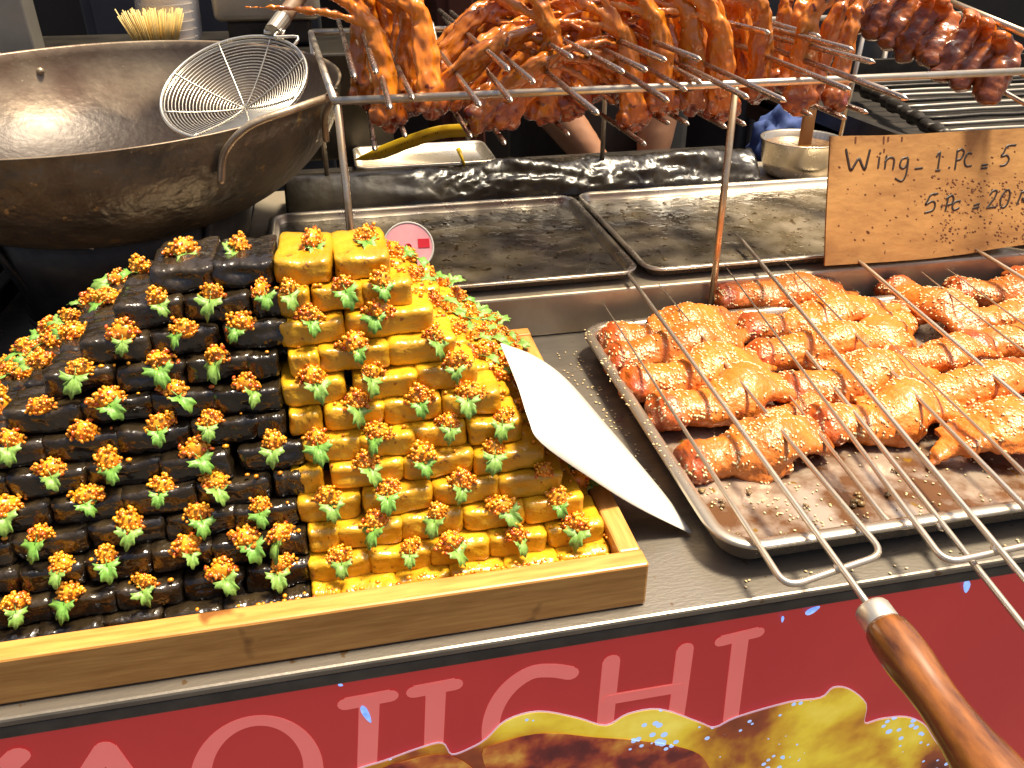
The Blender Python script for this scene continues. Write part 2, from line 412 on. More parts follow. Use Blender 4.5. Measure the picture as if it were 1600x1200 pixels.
# ================================================================== SETTING
bm = bmesh.new(); s = 120
bm.faces.new([bm.verts.new(v) for v in ((-s, -s, -.9), (s, -s, -.9), (s, s, -.9), (-s, s, -.9))])
struct(ob('ground', bm, M['asphalt'], smooth=False))

# ---- stall counter
EDGE_Y = 0.462; BACK_Y = 1.58; CX0, CX1 = -1.3, 1.9
counter = empty('stall_counter', (0, 1.0, -.9))
def cpart(name, bm, mats, parent=counter, smooth=False):
    o = ob(name, bm, mats, parent, smooth)
    off = Vector((0, 1.0, -.9))
    if parent is counter: o.data.transform(Matrix.Translation(-off))
    else: o.data.transform(Matrix.Translation(-off))
    return o
bm = bmesh.new(); box(bm, CX0, CX1, EDGE_Y, BACK_Y, -.0085, 0, .0025); cpart('countertop', bm, M['counter'])
bm = bmesh.new(); box(bm, CX0, CX1, EDGE_Y + .001, EDGE_Y + .03, -.0215, -.009, .002); cpart('edge_trim', bm, M['ctrim'])
bm = bmesh.new(); box(bm, CX0 + .03, CX1 - .03, .52, BACK_Y - .05, -.9, -.009); cpart('cabinet', bm, M['blackmetal'])
PANEL_Y = EDGE_Y + .005
bm = bmesh.new(); box(bm, CX0, CX1, PANEL_Y, PANEL_Y + .045, -.60, -.022); panel = cpart('front_sign', bm, M['redpanel'])
props(panel, 'backlit red sign panel with pale letters')
PN = Vector((0, -1, 0))
def pp(x, y): return PY(x, y, PANEL_Y)
LET = {
 'K': [[(-62, 1185), (-66, 1330)], [(30, 1178), (-58, 1262)], [(-30, 1240), (38, 1318)]],
 'A': [[(165, 1168), (128, 1225), (92, 1300)], [(165, 1168), (200, 1215), (238, 1285)], [(122, 1250), (212, 1238)]],
 'O': [[(402 + 88 * math.cos(a), 1209 - 6 * math.cos(a) - 84 * math.sin(a)) for a in [2 * math.pi * k / 28 for k in range(29)]]],
 'J': [[(540, 1099), (610, 1086)], [(577, 1095), (574, 1180), (570, 1235), (545, 1258), (518, 1245)]],
 'I': [[(647, 1080), (711, 1068)], [(681, 1076), (678, 1150), (674, 1240)], [(645, 1246), (705, 1236)]],
 'C': [[(891, 1051), (862, 1047), (828, 1051), (794, 1075), (772, 1110), (766, 1150), (778, 1190), (812, 1215), (850, 1212), (888, 1192)]],
 'H': [[(955, 1032), (948, 1100), (940, 1190)], [(1070, 1013), (1060, 1090), (1048, 1172)], [(950, 1092), (1062, 1073)]],
 'I2': [[(1126, 1001), (1184, 987)], [(1157, 994), (1148, 1065), (1138, 1150)], [(1112, 1158), (1164, 1148)]],
}
WID = {'K': .0165, 'A': .016, 'O': .0165, 'J': .0165, 'I': .0165, 'C': .0150, 'H': .0155, 'I2': .0150}
for key, strokes in LET.items():
    bm = bmesh.new()
    for i, st in enumerate(strokes):
        pts = [pp(*q) for q in st]
        if len(pts) > 3: pts = smoothpts(pts, 5)
        w = WID[key]
        if key in ('J', 'I', 'I2') and i != 1: w *= .8
        if key == 'H' and i == 2: w *= .75
        if key == 'O': w = [.0165 - .0055 * abs(math.sin(2 * math.pi * k / (len(pts) - 1))) for k in range(len(pts))]
        ribbon(bm, pts, w, PN, lift=.0004 + .0003 * i)
    cpart('letter', bm, M['letter'], panel)
OUT = [(520, 1232), (555, 1200), (600, 1185), (655, 1165), (690, 1157), (705, 1175), (735, 1165), (760, 1150), (790, 1122), (840, 1108), (900, 1118), (945, 1130),
       (980, 1112), (1030, 1105), (1090, 1125), (1115, 1133), (1150, 1117), (1230, 1094), (1280, 1087), (1300, 1071), (1325, 1074), (1350, 1096), (1348, 1126),
       (1375, 1120), (1412, 1117), (1440, 1128), (1455, 1150), (1475, 1178), (1495, 1215), (1480, 1300), (1250, 1340), (900, 1350), (600, 1345), (500, 1300)]
def outline(grow, yoff):
    c = Vector((1000, 1230)); pts = [Vector(q) for q in OUT]; r = []
    sm_ = smoothpts([Vector((p.x, p.y, 0)) for p in pts], 4, True)
    for i, p in enumerate(sm_):
        a, b = sm_[i - 1], sm_[(i + 1) % len(sm_)]; t = (b - a).normalized(); n = Vector((t.y, -t.x, 0))
        q = p + n * grow
        w = pp(q.x, q.y); w.y -= yoff; r.append(w)
    return r
bm = bmesh.new(); prism(bm, outline(1.6, .0028), .0004); cpart('picture_outline', bm, M['printedge'], panel)
bm = bmesh.new(); prism(bm, outline(0, .0036), .0004); cpart('printed_picture', bm, M['foodprint'], panel)
for poly in ([(752, 1172), (785, 1152), (850, 1139), (930, 1146), (985, 1150), (1055, 1160), (1096, 1178), (1100, 1215), (1000, 1240), (800, 1230)],
             [(590, 1200), (640, 1180), (690, 1172), (730, 1188), (745, 1215), (650, 1235)]):
    pts = [pp(q.x, q.y) - Vector((0, .0046, 0)) for q in smoothpts([Vector((a, b, 0)) for a, b in poly], 4, True)]
    bm = bmesh.new(); prism(bm, pts, .0003); cpart('printed_glaze', bm, M['redprintfood'], panel)
for (cx, cy, a, b, ang) in ((572, 1113, 15, 5, 60), (1268, 951, 13, 4, -28), (1508, 914, 10, 5, 100), (1221, 965, 5, 2, 100), (532, 1067, 4, 2, 10), (1050, 975, 9, 2, -8)):
    bm = bmesh.new(); c_, s_ = math.cos(R(ang)), math.sin(R(ang)); pts = []
    for k in range(12):
        t = 2 * math.pi * k / 12; u = a * math.cos(t); v = b * math.sin(t) * (1 - .35 * math.cos(t))
        w = pp(cx + u * c_ - v * s_, cy + u * s_ + v * c_); w.y -= .0022; pts.append(w)
    prism(bm, pts, .0004); cpart('printed_fleck', bm, M['blueprint'], panel)
props(counter, 'long steel food stall counter with black edge and red lettered front', 'counter')

# ---- raised steel base behind, carrying the sauce pans
STEP_Y = 0.985; STEP_Z = 0.060
bm = bmesh.new(); box(bm, -.16, 1.65, STEP_Y, 1.56, .0005, STEP_Z, .003)
props(ob('pan_base', bm, M['steel'], smooth=False), 'raised steel base under the two sauce pans', 'steel base')
def sauce_pan(x0, x1, y0, y1, label):
    root = empty('sauce_pan', ((x0 + x1) / 2, (y0 + y1) / 2, STEP_Z)); off = Matrix.Translation(-root.location)
    z = STEP_Z + .001
    prof = [(.022, z), (.012, z + .002), (.008, z + .012), (0, z + .013), (-.001, z + .0155), (.002, z + .017), (.008, z + .016), (.010, z + .013), (.016, z + .003), (.022, z + .002)]
    bm = bmesh.new(); rr_tray(bm, x0, x1, y0, y1, .03, prof); p = ob('pan', bm, M['tray'], root); p.data.transform(off)
    bm = bmesh.new(); nx, ny = 60, 44; g = {}
    for i in range(nx + 1):
        for j in range(ny + 1):
            x = x0 + .0165 + (x1 - x0 - .033) * i / nx; y = y0 + .0165 + (y1 - y0 - .033) * j / ny
            h = noise.noise(Vector((x * 30, y * 30, 3))) * .0010 + noise.noise(Vector((x * 80, y * 80, 1))) * .0007
            g[i, j] = bm.verts.new((x, y, z + .0050 + h))
    for i in range(nx):
        for j in range(ny): bm.faces.new((g[i, j], g[i + 1, j], g[i + 1, j + 1], g[i, j + 1]))
    q = ob('brown_sauce', bm, M['panoil'], root); q.data.transform(off)
    bm = bmesh.new()
    for _ in range(170):
        x = random.uniform(x0 + .03, x1 - .03); y = random.uniform(y0 + .025, y1 - .04)
        ball(bm, Vector((x, y, z + .0055)), random.uniform(.0008, .0028), 1, (random.uniform(.7, 2), random.uniform(.7, 2), .45), Matrix.Rotation(random.uniform(0, 6), 3, 'Z'))
    q = ob('herb_flecks', bm, M['debris'], root); q.data.transform(off); q['kind'] = 'stuff'
    props(root, label, 'pan')
sauce_pan(-.125, .385, 1.0, 1.365, 'shallow steel pan of dark brown sauce behind the yellow tofu')
sauce_pan(.392, .97, 1.0, 1.372, 'shallow steel pan of dark brown sauce beside the cardboard sign')
sauce_pan(.98, 1.5, 1.0, 1.372, 'steel pan behind the cardboard sign at the right edge')

# ---- black plastic film over the ledge behind the pans
bm = bmesh.new(); nx, ny = 170, 20; g = {}
for i in range(nx + 1):
    for j in range(ny + 1):
        u = i / nx; v = j / ny; x = -.10 + .85 * u
        cr = min(1, max(.12, (x - .06) / .12))
        base_z = STEP_Z + .006 + .056 * min(1, v * 1.7) - (.015 * max(0, v - .62) / .38)
        y = 1.380 + .05 * min(1, v * 1.7) ** 1.5 + .11 * max(0, v - .55)
        f = abs(noise.noise(Vector((x * 7 + v * 2, v * 2.2, 5)))) * .024 + abs(noise.noise(Vector((x * 20 - v * 7, v * 4 + x * 6, 9)))) * .011 + abs(noise.noise(Vector((x * 45 + v * 9, v * 11, 2)))) * .004
        if 0 < j: base_z += cr * (f * (.3 + .7 * v) - .012 * v); y -= cr * f * .5 * (1 - abs(2 * v - 1))
        jit = cr * .0013
        g[i, j] = bm.verts.new((x + random.uniform(-jit, jit), y + random.uniform(-jit, jit) * .6, base_z + random.uniform(-jit, jit) * .8))
for i in range(nx):
    for j in range(ny):
        a, b, c, d = g[i, j], g[i + 1, j], g[i + 1, j + 1], g[i, j + 1]
        if random.random() < .5: bm.faces.new((a, b, c)); bm.faces.new((a, c, d))
        else: bm.faces.new((a, b, d)); bm.faces.new((b, c, d))
o = ob('plastic_film', bm, M['film']); md = o.modifiers.new('t', 'SOLIDIFY'); md.thickness = .0012
props(o, 'crumpled black plastic sheet along the ledge behind the pans', 'plastic sheet')
bm = bmesh.new(); box(bm, -.09, .74, 1.432, 1.53, STEP_Z + .0006, .105, .004)
props(ob('ledge', bm, M['blackmetal'], smooth=False), 'low black ledge under the crumpled plastic sheet', 'ledge')

# ---- back of the stall
bm = bmesh.new(); box(bm, -3.2, 3.6, 3.0, 3.1, -.9, 1.5); wall = ob('back_wall', bm, M['backwall'], smooth=False)
struct(wall)
for x0, x1, z1, m, lab in ((-.62, -.02, .9, 'slate', 'dark slate grey cabinet behind the wok'), (.30, .43, 1.1, 'redbrown', 'narrow red brown cabinet behind the hanging wings'), (1.25, 1.75, 1.0, 'slate', 'dark grey cabinet far behind the grill')):
    root = empty('cabinet', ((x0 + x1) / 2, 2.7, -.9))
    bm = bmesh.new(); box(bm, x0, x1, 2.5, 2.9, -.9, z1, .006); b_ = ob('body', bm, M[m], root, False); b_.data.transform(Matrix.Translation(-root.location))
    bm = bmesh.new(); box(bm, x0 + .03, x1 - .03, 2.482, 2.4995, -.8, z1 - .04, .005); b_ = ob('door', bm, M[m], root, False); b_.data.transform(Matrix.Translation(-root.location))
    bm = bmesh.new(); tube(bm, [(x1 - .06, 2.455, -.1), (x1 - .06, 2.455, .15)], .008); h_ = ob('handle', bm, M['rod'], b_); h_.data.transform(Matrix.Translation(-root.location))
    props(root, lab, 'cabinet')

# ================================================================== TOFU TRAY AND PILE
BX0, BX1, BY0, BY1, BZ = -.47, .209, .475, .925, .045
tray = empty('wooden_tray', ((BX0 + BX1) / 2, (BY0 + BY1) / 2, 0)); toff = Matrix.Translation(-tray.location)
def tpart(name, m, *a):
    bm = bmesh.new(); box(bm, *a); o = ob(name, bm, M[m], tray, False); o.data.transform(toff)
tpart('front_rail', 'wood', BX0, BX1, BY0, BY0 + .0195, .001, BZ, .0022)
tpart('back_rail', 'wood', BX0, BX1, BY1 - .0195, BY1, .001, BZ, .0022)
tpart('side_rail', 'woody', BX1 - .0195, BX1 - .0004, BY0 + .0197, BY1 - .0197, .001, BZ - .0008, .0022)
tpart('side_rail', 'woody', BX0 + .0004, BX0 + .0195, BY0 + .0197, BY1 - .0197, .001, BZ - .0008, .0022)
tpart('base', 'wood', BX0 + .0197, BX1 - .0197, BY0 + .0197, BY1 - .0197, .002, .014, 0)
props(tray, 'varnished wooden tray holding the pile of black and yellow tofu', 'tray')

BL, BD, BT = .050, .045, .0222
def tofu_mesh(seed, m, rough):
    rnd = random.Random(seed); bm = bmesh.new()
    bmesh.ops.create_cube(bm, size=2)
    bmesh.ops.subdivide_edges(bm, edges=bm.edges[:], cuts=8, use_grid_fill=True)
    sv = Vector((rnd.uniform(0, 99), rnd.uniform(0, 99), rnd.uniform(0, 99)))
    e = 9.0
    for v in bm.verts:
        c = v.co
        k = (abs(c.x) ** e + abs(c.y) ** e + abs(c.z) ** (e - 1)) ** (1 / e) 
        mx = max(abs(c.x), abs(c.y), abs(c.z))
        c = c * (mx / k) if k > 0 else c
        p = Vector((c.x * BL / 2, c.y * BD / 2, c.z * BT / 2))
        n = c.normalized()
        d = noise.noise(p * 42 + sv) * .0026 * rough + noise.noise(p * 130 + sv) * .0015 * rough - max(0, noise.noise(p * 75 + sv * 2) - .25) * .006 * rough
        p += n * d
        p.z -= .0012 * (1 - (p.x / (BL / 2)) ** 2) * rough * (1 if p.z > 0 else 0)
        v.co = p
    return to_mesh(bm, 'tofu', M[m])
YT = [tofu_mesh(i, 'ytofu', .8) for i in range(12)]
BTM = [tofu_mesh(50 + i, 'btofu', 1.15) for i in range(12)]
def topping_mesh(seed):
    rnd = random.Random(seed); bm = bmesh.new()
    ax = rnd.uniform(.0112, .0142); ay = rnd.uniform(.0080, .0098); az = rnd.uniform(.0120, .0155)
    for i in range(125):
        while True:
            x, y, z = rnd.uniform(-1, 1), rnd.uniform(-1, 1), rnd.uniform(-.15, 1)
            if x * x + y * y + z * z < 1: break
        q = math.sqrt(x * x + y * y + z * z) or 1; f = max(q, .62) / q
        wob = 1 + .3 * noise.noise(Vector((x * 1.3 + seed * 7.1, y * 1.3, z)))
        red = rnd.random() < .13
        r = rnd.uniform(.0013, .0021) if not red else rnd.uniform(.0020, .0030)
        sc = (rnd.uniform(.85, 1.35), rnd.uniform(.8, 1.1), rnd.uniform(.75, 1.05)) if not red else (1.3, .9, .55)
        ball(bm, Vector((x * f * ax * wob, y * f * ay * wob, z * f * az * wob)), r, 1 if not red else 1, sc,
             Quaternion((rnd.random(), rnd.random(), rnd.random(), rnd.random())).normalized().to_matrix(), 1 if red else 0)
    ball(bm, Vector((0, 0, .0015)), 1, 2, (ax * .74, ay * .74, az * .70), None, 0)
    return to_mesh(bm, 'topping', [M['seed'], M['chili']])
TOP = [topping_mesh(i) for i in range(10)]
def leaf_mesh(seed, m):
    rnd = random.Random(seed); bm = bmesh.new(); n = 46
    lob = rnd.uniform(2.6, 3.3); ring = []; mid = []
    base = bm.verts.new((0, 0, 0)); Lf = .0205
    bend = rnd.uniform(.25, .55)
    def lift(x, y): return .0022 * math.cos(x * 300 + seed) * min(1, abs(y) / .01) - bend * y * y * 28 + abs(x) * .22
    for k in range(n + 1):
        th = R(-118 + 236 * k / n)
        lobe = abs(math.cos(th * lob / 2.0 * 1.0)) ** .7
        r = Lf * (.36 + .50 * lobe) * (1 - .16 * abs(th) / 2.06) * (1 + .11 * math.cos(th * 12)) * rnd.uniform(.95, 1.05)
        x = r * math.sin(th); y = r * math.cos(th)
        y += .004
        ring.append(bm.verts.new((x, y, lift(x, y)))); mid.append(bm.verts.new((x * .5, y * .5 + .001, lift(x * .5, y * .5) * .8)))
    for k in range(n):
        bm.faces.new((mid[k], mid[k + 1], ring[k + 1], ring[k])); bm.faces.new((base, mid[k + 1], mid[k]))
    bm.normal_update()
    ret = bmesh.ops.solidify(bm, geom=bm.faces[:], thickness=.0004)
    tube(bm, [(0, .003, 0), (0, -.004, .0006), (.001, -.010, .002)], [.0007, .0006, .0005], 5)
    return to_mesh(bm, 'leaf', M[m])
LEAF = [leaf_mesh(i, 'leaf' if i % 3 else 'leafd') for i in range(7)]

NR = 11; RT = .0213; ZB = .0300
def rowdim(k):
    return (.523 + .0114 * k, .187 - .0159 * k, -.440 + .0285 * k, .905 - .0195 * k)   # front y, right x, left x, back y
BND = -.0605
count_blocks = 0
def place_block(meshes, x, y, z, w, d, h, rz, label, group, top_pos=None, leaf_dir=None, leafp=.95):
    """one block with its spoon of chili garlic and its leaf"""
    jx, jy = random.gauss(0, .0008), random.gauss(0, .0010)
    o = link('tofu_block', random.choice(meshes))
    flip = random.choice((0, math.pi))
    o.location = (x + jx, y + jy, z + random.gauss(0, .0003)); o.rotation_euler = (random.gauss(0, .022), random.gauss(0, .016), rz + flip + random.gauss(0, .022))
    o.scale = (w / BL * 1.03, d / BD, h / BT * random.uniform(.97, 1.03))
    props(o, label, 'tofu', group)
    bpy.context.view_layer.update() if False else None
    mw = Matrix.LocRotScale(o.location, o.rotation_euler, o.scale); inv = mw.inverted()
    if top_pos is not None:
        s_ = random.uniform(.76, 1.02)
        tm = Matrix.LocRotScale(Vector(top_pos), Matrix.Rotation(random.uniform(0, 6.28) if abs(rz) > 5 else random.choice((0, math.pi)) + random.gauss(0, .4), 3, 'Z').to_quaternion(), Vector((s_ * random.uniform(.9, 1.2), s_ * random.uniform(.9, 1.1), s_)))
        link('chili_garlic_topping', random.choice(TOP), o, mw=inv @ tm)
        if leaf_dir is not None and random.random() < leafp:
            ld = Vector(leaf_dir).normalized()
            side = Vector((0, 0, 1)).cross(ld)
            ld = (ld + side * random.gauss(0, .28)).normalized()
            nrm = (Vector((0, 0, 1)) - ld * ld.z).normalized()
            nrm = (nrm + ld.cross(nrm) * random.gauss(0, .3)).normalized()
            xx = ld.cross(nrm).normalized(); nn = xx.cross(ld)
            rm = Matrix((xx, ld, nn)).transposed()
            hd = Vector((leaf_dir[0], leaf_dir[1], 0)).normalized()
            lp = Vector(top_pos) + hd * .0085 + Vector((0, 0, .0005)) + side * random.gauss(0, .0015)
            ls = random.uniform(.50, .76)
            link('coriander_leaf', random.choice(LEAF), o, mw=inv @ (Matrix.Translation(lp) @ rm.to_4x4() @ Matrix.Scale(ls, 4)))
    return o
for k in range(NR):
    fy, rx, lx, by = rowdim(k); z = ZB + RT * (k + .5); zt = ZB + RT * (k + 1)
    top = (k == NR - 1)
    full = (k % 2 == 0)
    rown = ORD[k + 1] if not top else 'top'
    d = .072 if top else BD
    for side in (1, -1):
        yellow = side == 1
        end = rx if yellow else lx
        span = (end - BND) * side
        jog = random.uniform(-.006, .006) if not top else 0
        first = BL if full else BL * .5
        n = max(1, round((span - first) / BL)); w = (span - first) / n
        ws = [first] + [w] * n
        if top: ws = [span / 2] * 2
        xx = BND
        for i, wi in enumerate(ws):
            xc = xx + side * wi / 2; xx += side * wi
            last = i == len(ws) - 1
            colr = 'yellow' if yellow else 'black'
            lab = (f'{"golden yellow" if yellow else "glossy black"} tofu block, {rown} front row'
                   + ('' if top else ' up') + f', {ORD[i + 1]} {"right" if yellow else "left"} of the colour border')
            fyj = fy + random.gauss(0, .001)
            if top: tp = (xc + random.uniform(-.008, .008), fyj + .038, zt + .0005)
            else: tp = (xc + random.uniform(-.011, .011) * (wi / BL), fyj + .0052 + random.gauss(0, .0010), zt - .0010)
            has = wi > .03 or random.random() < .25
            place_block(YT if yellow else BTM, xc + (jog if i == 0 else 0), fyj + d / 2, z, wi, d, BT, 0, lab, f'{colr} tofu blocks on the front of the pile',
                        tp if has else None, (random.gauss(0, .25), -1, -.75 if not top else -.35))
    if not top:
        # the two sloping flanks, blocks laid the other way
        for side in (1, -1):
            yellow = side == 1; edge = rx if yellow else lx
            y0 = fy + BD; n = max(1, round((by - y0) / BL)); w = (by - y0) / n
            for i in range(n):
                yc = y0 + w * (i + .5) + (w * .0)
                lab = (f'{"golden yellow" if yellow else "glossy black"} tofu block on the {"right" if yellow else "left"} flank, '
                       f'{rown} row up, {ORD[i + 1]} from front')
                tp = (edge - side * .008, yc + random.uniform(-.012, .012), zt - .0004)
                place_block(YT if yellow else BTM, edge - side * BD / 2, yc, z, w, BD, BT, math.pi / 2, lab, f'{"yellow" if yellow else "black"} tofu blocks on the {"right" if yellow else "left"} flank',
                            tp, (side * 1, random.gauss(-.5, .5), random.uniform(-.1, .45)))
for side in (1, -1):
    xx = BND
    for i in range(6 if side == 1 else 9):
        wi = (.187 - BND) / 5.5 * (1 if i else .5)
        xc = xx + side * wi / 2; xx += side * wi
        place_block(YT if side == 1 else BTM, xc, .5085 + BD / 2, ZB - .0085, wi, BD, BT, 0, f'{"yellow" if side == 1 else "black"} tofu block half hidden behind the tray rail, {ORD[i + 1]} {"right" if side == 1 else "left"} of the colour border', f'{"yellow" if side == 1 else "black"} tofu blocks on the front of the pile')
# the inside of the pile
bm = bmesh.new()
for k in range(NR - 1):
    fy, rx, lx, by = rowdim(k)
    box(bm, lx + BD - .004, rx - BD + .004, fy + BD - .006, by - .006, ZB + RT * k + .001, ZB + RT * (k + 1) - .001)
box(bm, -.43, .186, .535, .90, .0145, ZB, 0)
props(ob('tofu_stack_core', bm, M['btofu'], smooth=False), 'dark inner layers of the tofu pile inside the wooden tray', 'tofu core')
# crumbs in the groove behind the front rail and fallen on the blocks
bm = bmesh.new()
def crumb(p, r=None):
    red = random.random() < .15
    ball(bm, Vector(p), r or random.uniform(.0013, .0024), 1, (random.uniform(.8, 1.3), 1, .8), None, 1 if red else 0)
for _ in range(120):
    x = random.uniform(-.10, .187) if random.random() < .85 else random.uniform(-.3, .187)
    crumb((x, random.uniform(.496, .508), .034 + random.uniform(0, .005)))
for _ in range(90): crumb((random.uniform(.182, .189), random.uniform(.51, .90), .034 + random.uniform(0, .005)))
for k in range(NR - 1):
    fy, rx, lx, by = rowdim(k)
    for _ in range(7):
        crumb((random.uniform(max(lx, -.32), rx), fy + random.uniform(.003, .008), ZB + RT * (k + 1) + .0012))
    for _ in range(26):
        crumb((rx - random.uniform(.003, .014), random.uniform(fy + .02, by), ZB + RT * (k + 1) + .0012))
props(ob('chili_crumbs', bm, [M['seed'], M['chili']]), 'scattered chili garlic crumbs on the tofu and along the tray rim', 'crumbs', kind='stuff')

# ================================================================== WHITE PAPER BETWEEN TRAYS
Rr_ = smoothpts([PZ(783, 536, .150), PZ(835, 556, .110), PZ(885, 592, .078), PZ(945, 660, .050), PZ(1000, 725, .030), PZ(1045, 780, .014), PZ(1082, 832, .003)], 5)
Ll_ = smoothpts([PZ(782, 537, .151), PZ(808, 600, .150), PZ(826, 655, .148), PZ(846, 692, .135), PZ(920, 745, .085), PZ(995, 792, .040), PZ(1078, 833, .004)], 5)
bm = bmesh.new(); g = {}; nv = 8
for i, (a, b) in enumerate(zip(Ll_, Rr_)):
    for j in range(nv + 1):
        t = j / nv; p = a.lerp(b, t); p.z += .006 * math.sin(math.pi * t) * math.sin(math.pi * i / (len(Ll_) - 1)); g[i, j] = bm.verts.new(p)
for i in range(len(Ll_) - 1):
    for j in range(nv): bm.faces.new((g[i, j], g[i + 1, j], g[i + 1, j + 1], g[i, j + 1]))
o = ob('paper_sheet', bm, M['paper']); md = o.modifiers.new('t', 'SOLIDIFY'); md.thickness = .0004
props(o, 'blank white curved paper card leaning between tofu tray and wing tray', 'paper')

# ================================================================== WING TRAY
TX0, TX1, TY0, TY1 = .280, 1.12, .487, .945
wt = empty('wing_tray', ((TX0 + TX1) / 2, (TY0 + TY1) / 2, 0)); wo_ = Matrix.Translation(-wt.location)
z = .001
prof = [(.030, z), (.020, z + .001), (.013, z + .008), (.008, z + .026), (.001, z + .028), (-.0008, z + .030), (.001, z + .0325), (.008, z + .0330), (.0125, z + .0315), (.0150, z + .024), (.020, z + .006), (.030, z + .0028)]
bm = bmesh.new(); rr_tray(bm, TX0, TX1, TY0, TY1, .042, prof, 10); o = ob('rim_and_walls', bm, M['tray'], wt); o.data.transform(wo_)
bm = bmesh.new(); pts = [Vector((x, y, z + .0034)) for x, y in rrect(TX0 + .0235, TX1 - .0235, TY0 + .0235, TY1 - .0235, .02, 6)]; prism(bm, pts, .0004)
o = ob('greasy_floor', bm, M['trayfloor'], wt, False); o.data.transform(wo_)
props(wt, 'rectangular steel tray of sesame chicken wings at the counter front', 'tray')
# loose sesame
def seed_shape(bm, p, nrm=Vector((0, 0, 1)), s_=1.0):
    q = nrm.to_track_quat('Z', 'Y').to_matrix() @ Matrix.Rotation(random.uniform(0, 6.28), 3, 'Z')
    ball(bm, Vector(p), .0011 * s_, 1, (1.55, .95, .6), q)
bm = bmesh.new()
for _ in range(1700):
    x = random.uniform(TX0 + .026, .90); y = TY0 + .03 + (random.random() ** 1.3) * .40
    if noise.noise(Vector((x * 14, y * 14, 2))) + .25 < random.random() * .6: continue
    seed_shape(bm, (x, y, .0058))
for _ in range(150):
    y = random.uniform(.60, .93); seed_shape(bm, (TX0 + random.gauss(.003, .004), y, .0345) if random.random() < .3 else (TX0 - abs(random.gauss(.012, .014)), y, .0012))
for _ in range(26): seed_shape(bm, (random.uniform(.22, .8), random.uniform(.466, .484), .0012))
props(ob('loose_sesame', bm, M['sesame']), 'loose sesame seeds strewn over the wing tray and beside it', 'sesame', kind='stuff')
bm = bmesh.new()
for (px, py, r) in ((1345, 787, .006), (1130, 783, .004), (1157, 836, .003), (1098, 765, .004), (1385, 770, .004), (1230, 835, .002), (1170, 770, .003), (1405, 735, .004), (1345, 775, .0045), (1260, 790, .003)):
    for _ in range(5):
        c = PZ(px, py, .007); ball(bm, c + Vector((random.gauss(0, r * .5), random.gauss(0, r * .5), 0)), r * random.uniform(.3, .7), 1, (1.2, 1, .6))
props(ob('charred_scraps', bm, M['debris']), 'small dark scraps of meat on the floor of the wing tray', 'scraps', kind='stuff')

# ---- chicken wings
def wing_build(seed):
    rnd = random.Random(seed)
    a = rnd.uniform(-.006, .006)
    def f(bm):
        # knob and drumette, elbow hump, flat mid wing, pointed tip; x from knob to tip, total 0.18
        up = Vector((0, 0, 1))
        P = smoothpts([(-.088, .000, .004), (-.078, .002, .005), (-.062, .002, .004), (-.040, -.002 + a, .006), (-.012, -.004 + a, .012), (.012, .002, .017), (.030, .006, .013)], 4)
        rr = [.0135, .0185, .0160, .0172, .0200, .0200, .014]
        rad = []
        for i in range(len(P)):
            t = i / (len(P) - 1) * (len(rr) - 1); k = min(int(t), len(rr) - 2); rad.append(rr[k] * (1 - (t - k)) + rr[k + 1] * (t - k))
        tube(bm, P, rad, 14, sx=1.0, sy=1.12, ref=up)
        ball(bm, Vector((-.084, -.006, .006)), .0125, 2); ball(bm, Vector((-.086, .009, .003)), .0115, 2)
        ball(bm, Vector((-.091, .001, -.004)), .010, 2)
        # flat
        ang = rnd.uniform(-.25, .25)
        P2 = smoothpts([(.004, .004, .016), (.028, .002 + ang * .01, .017), (.050, -.002 + ang * .03, .010), (.066, -.004 + ang * .05, .004)], 4)
        n2 = len(P2)
        tube(bm, P2, [.0165, .017, .0175, .017, .0165, .016, .015, .014, .013, .012, .011, .010, .0095][:n2], 12, sx=.72, sy=1.35, ref=up)
        tube(bm, [Vector(p) + Vector((0, .010, .003)) for p in P2], [.008] * n2, 8); tube(bm, [Vector(p) + Vector((0, -.012, .002)) for p in P2], [.0075] * n2, 8)
        P3 = smoothpts([(.058, -.004 + ang * .04, .006), (.078, -.002 + ang * .07, .002), (.096, .004 + ang * .10, -.003)], 4)
        tube(bm, P3, [.0115, .0105, .0098, .0090, .0080, .0068, .0052, .0036, .0022][:len(P3)], 10, sx=.8, sy=1.1, ref=up)
        # skin web in the crook
        tube(bm, smoothpts([(-.030, .012, .006), (.005, .022, .010), (.040, .012, .008)], 4), .0085, 10, sx=.5, sy=1.3, ref=up)
        tube(bm, smoothpts([(-.040, -.009, 0), (-.016, -.020, .002), (.012, -.016, .006)], 4), .0090, 10, sx=.8, sy=1.1, ref=up)
    sv = Vector((seed * 3.1, seed * 1.7, 0))
    def disp(c):
        w = noise.noise(c * 45 + sv) * .0022 + noise.noise(c * 150 + sv) * .0010
        w += .0011 * math.sin(c.x * 900 + 5 * noise.noise(c * 40 + sv)) * max(0, noise.noise(c * 28 + sv * 2) + .1)
        w -= .0016 * max(0, noise.noise(Vector((c.x * 240, c.y * 60, c.z * 60)) + sv))
        return w
    def tint(c):
        t = max(0, min(1, (-.064 - c.x) / .016)) * (.55 + .6 * noise.noise(c * 70 + sv))
        t = max(t, max(0, min(1, (c.x - .088) / .01)) * .4)
        return max(0, min(1, t))
    me = blob_mesh(f, .0028, 'wing', [M['wing']], 3, disp, tint)
    bm = bmesh.new(); polys = [p for p in me.polygons if p.normal.z > .25]
    rnd2 = random.Random(seed + 5); cnt = 0
    while cnt < 260:
        p = rnd2.choice(polys)
        if noise.noise(p.center * 45 + sv) + .35 < rnd2.random() * .9: continue
        seed_shape(bm, p.center + p.normal * .0004, p.normal, rnd2.uniform(.85, 1.15)); cnt += 1
    sm_ = to_mesh(bm, 'sesame', M['sesame'])
    return me, sm_
WV = [wing_build(i + 1) for i in range(6)]
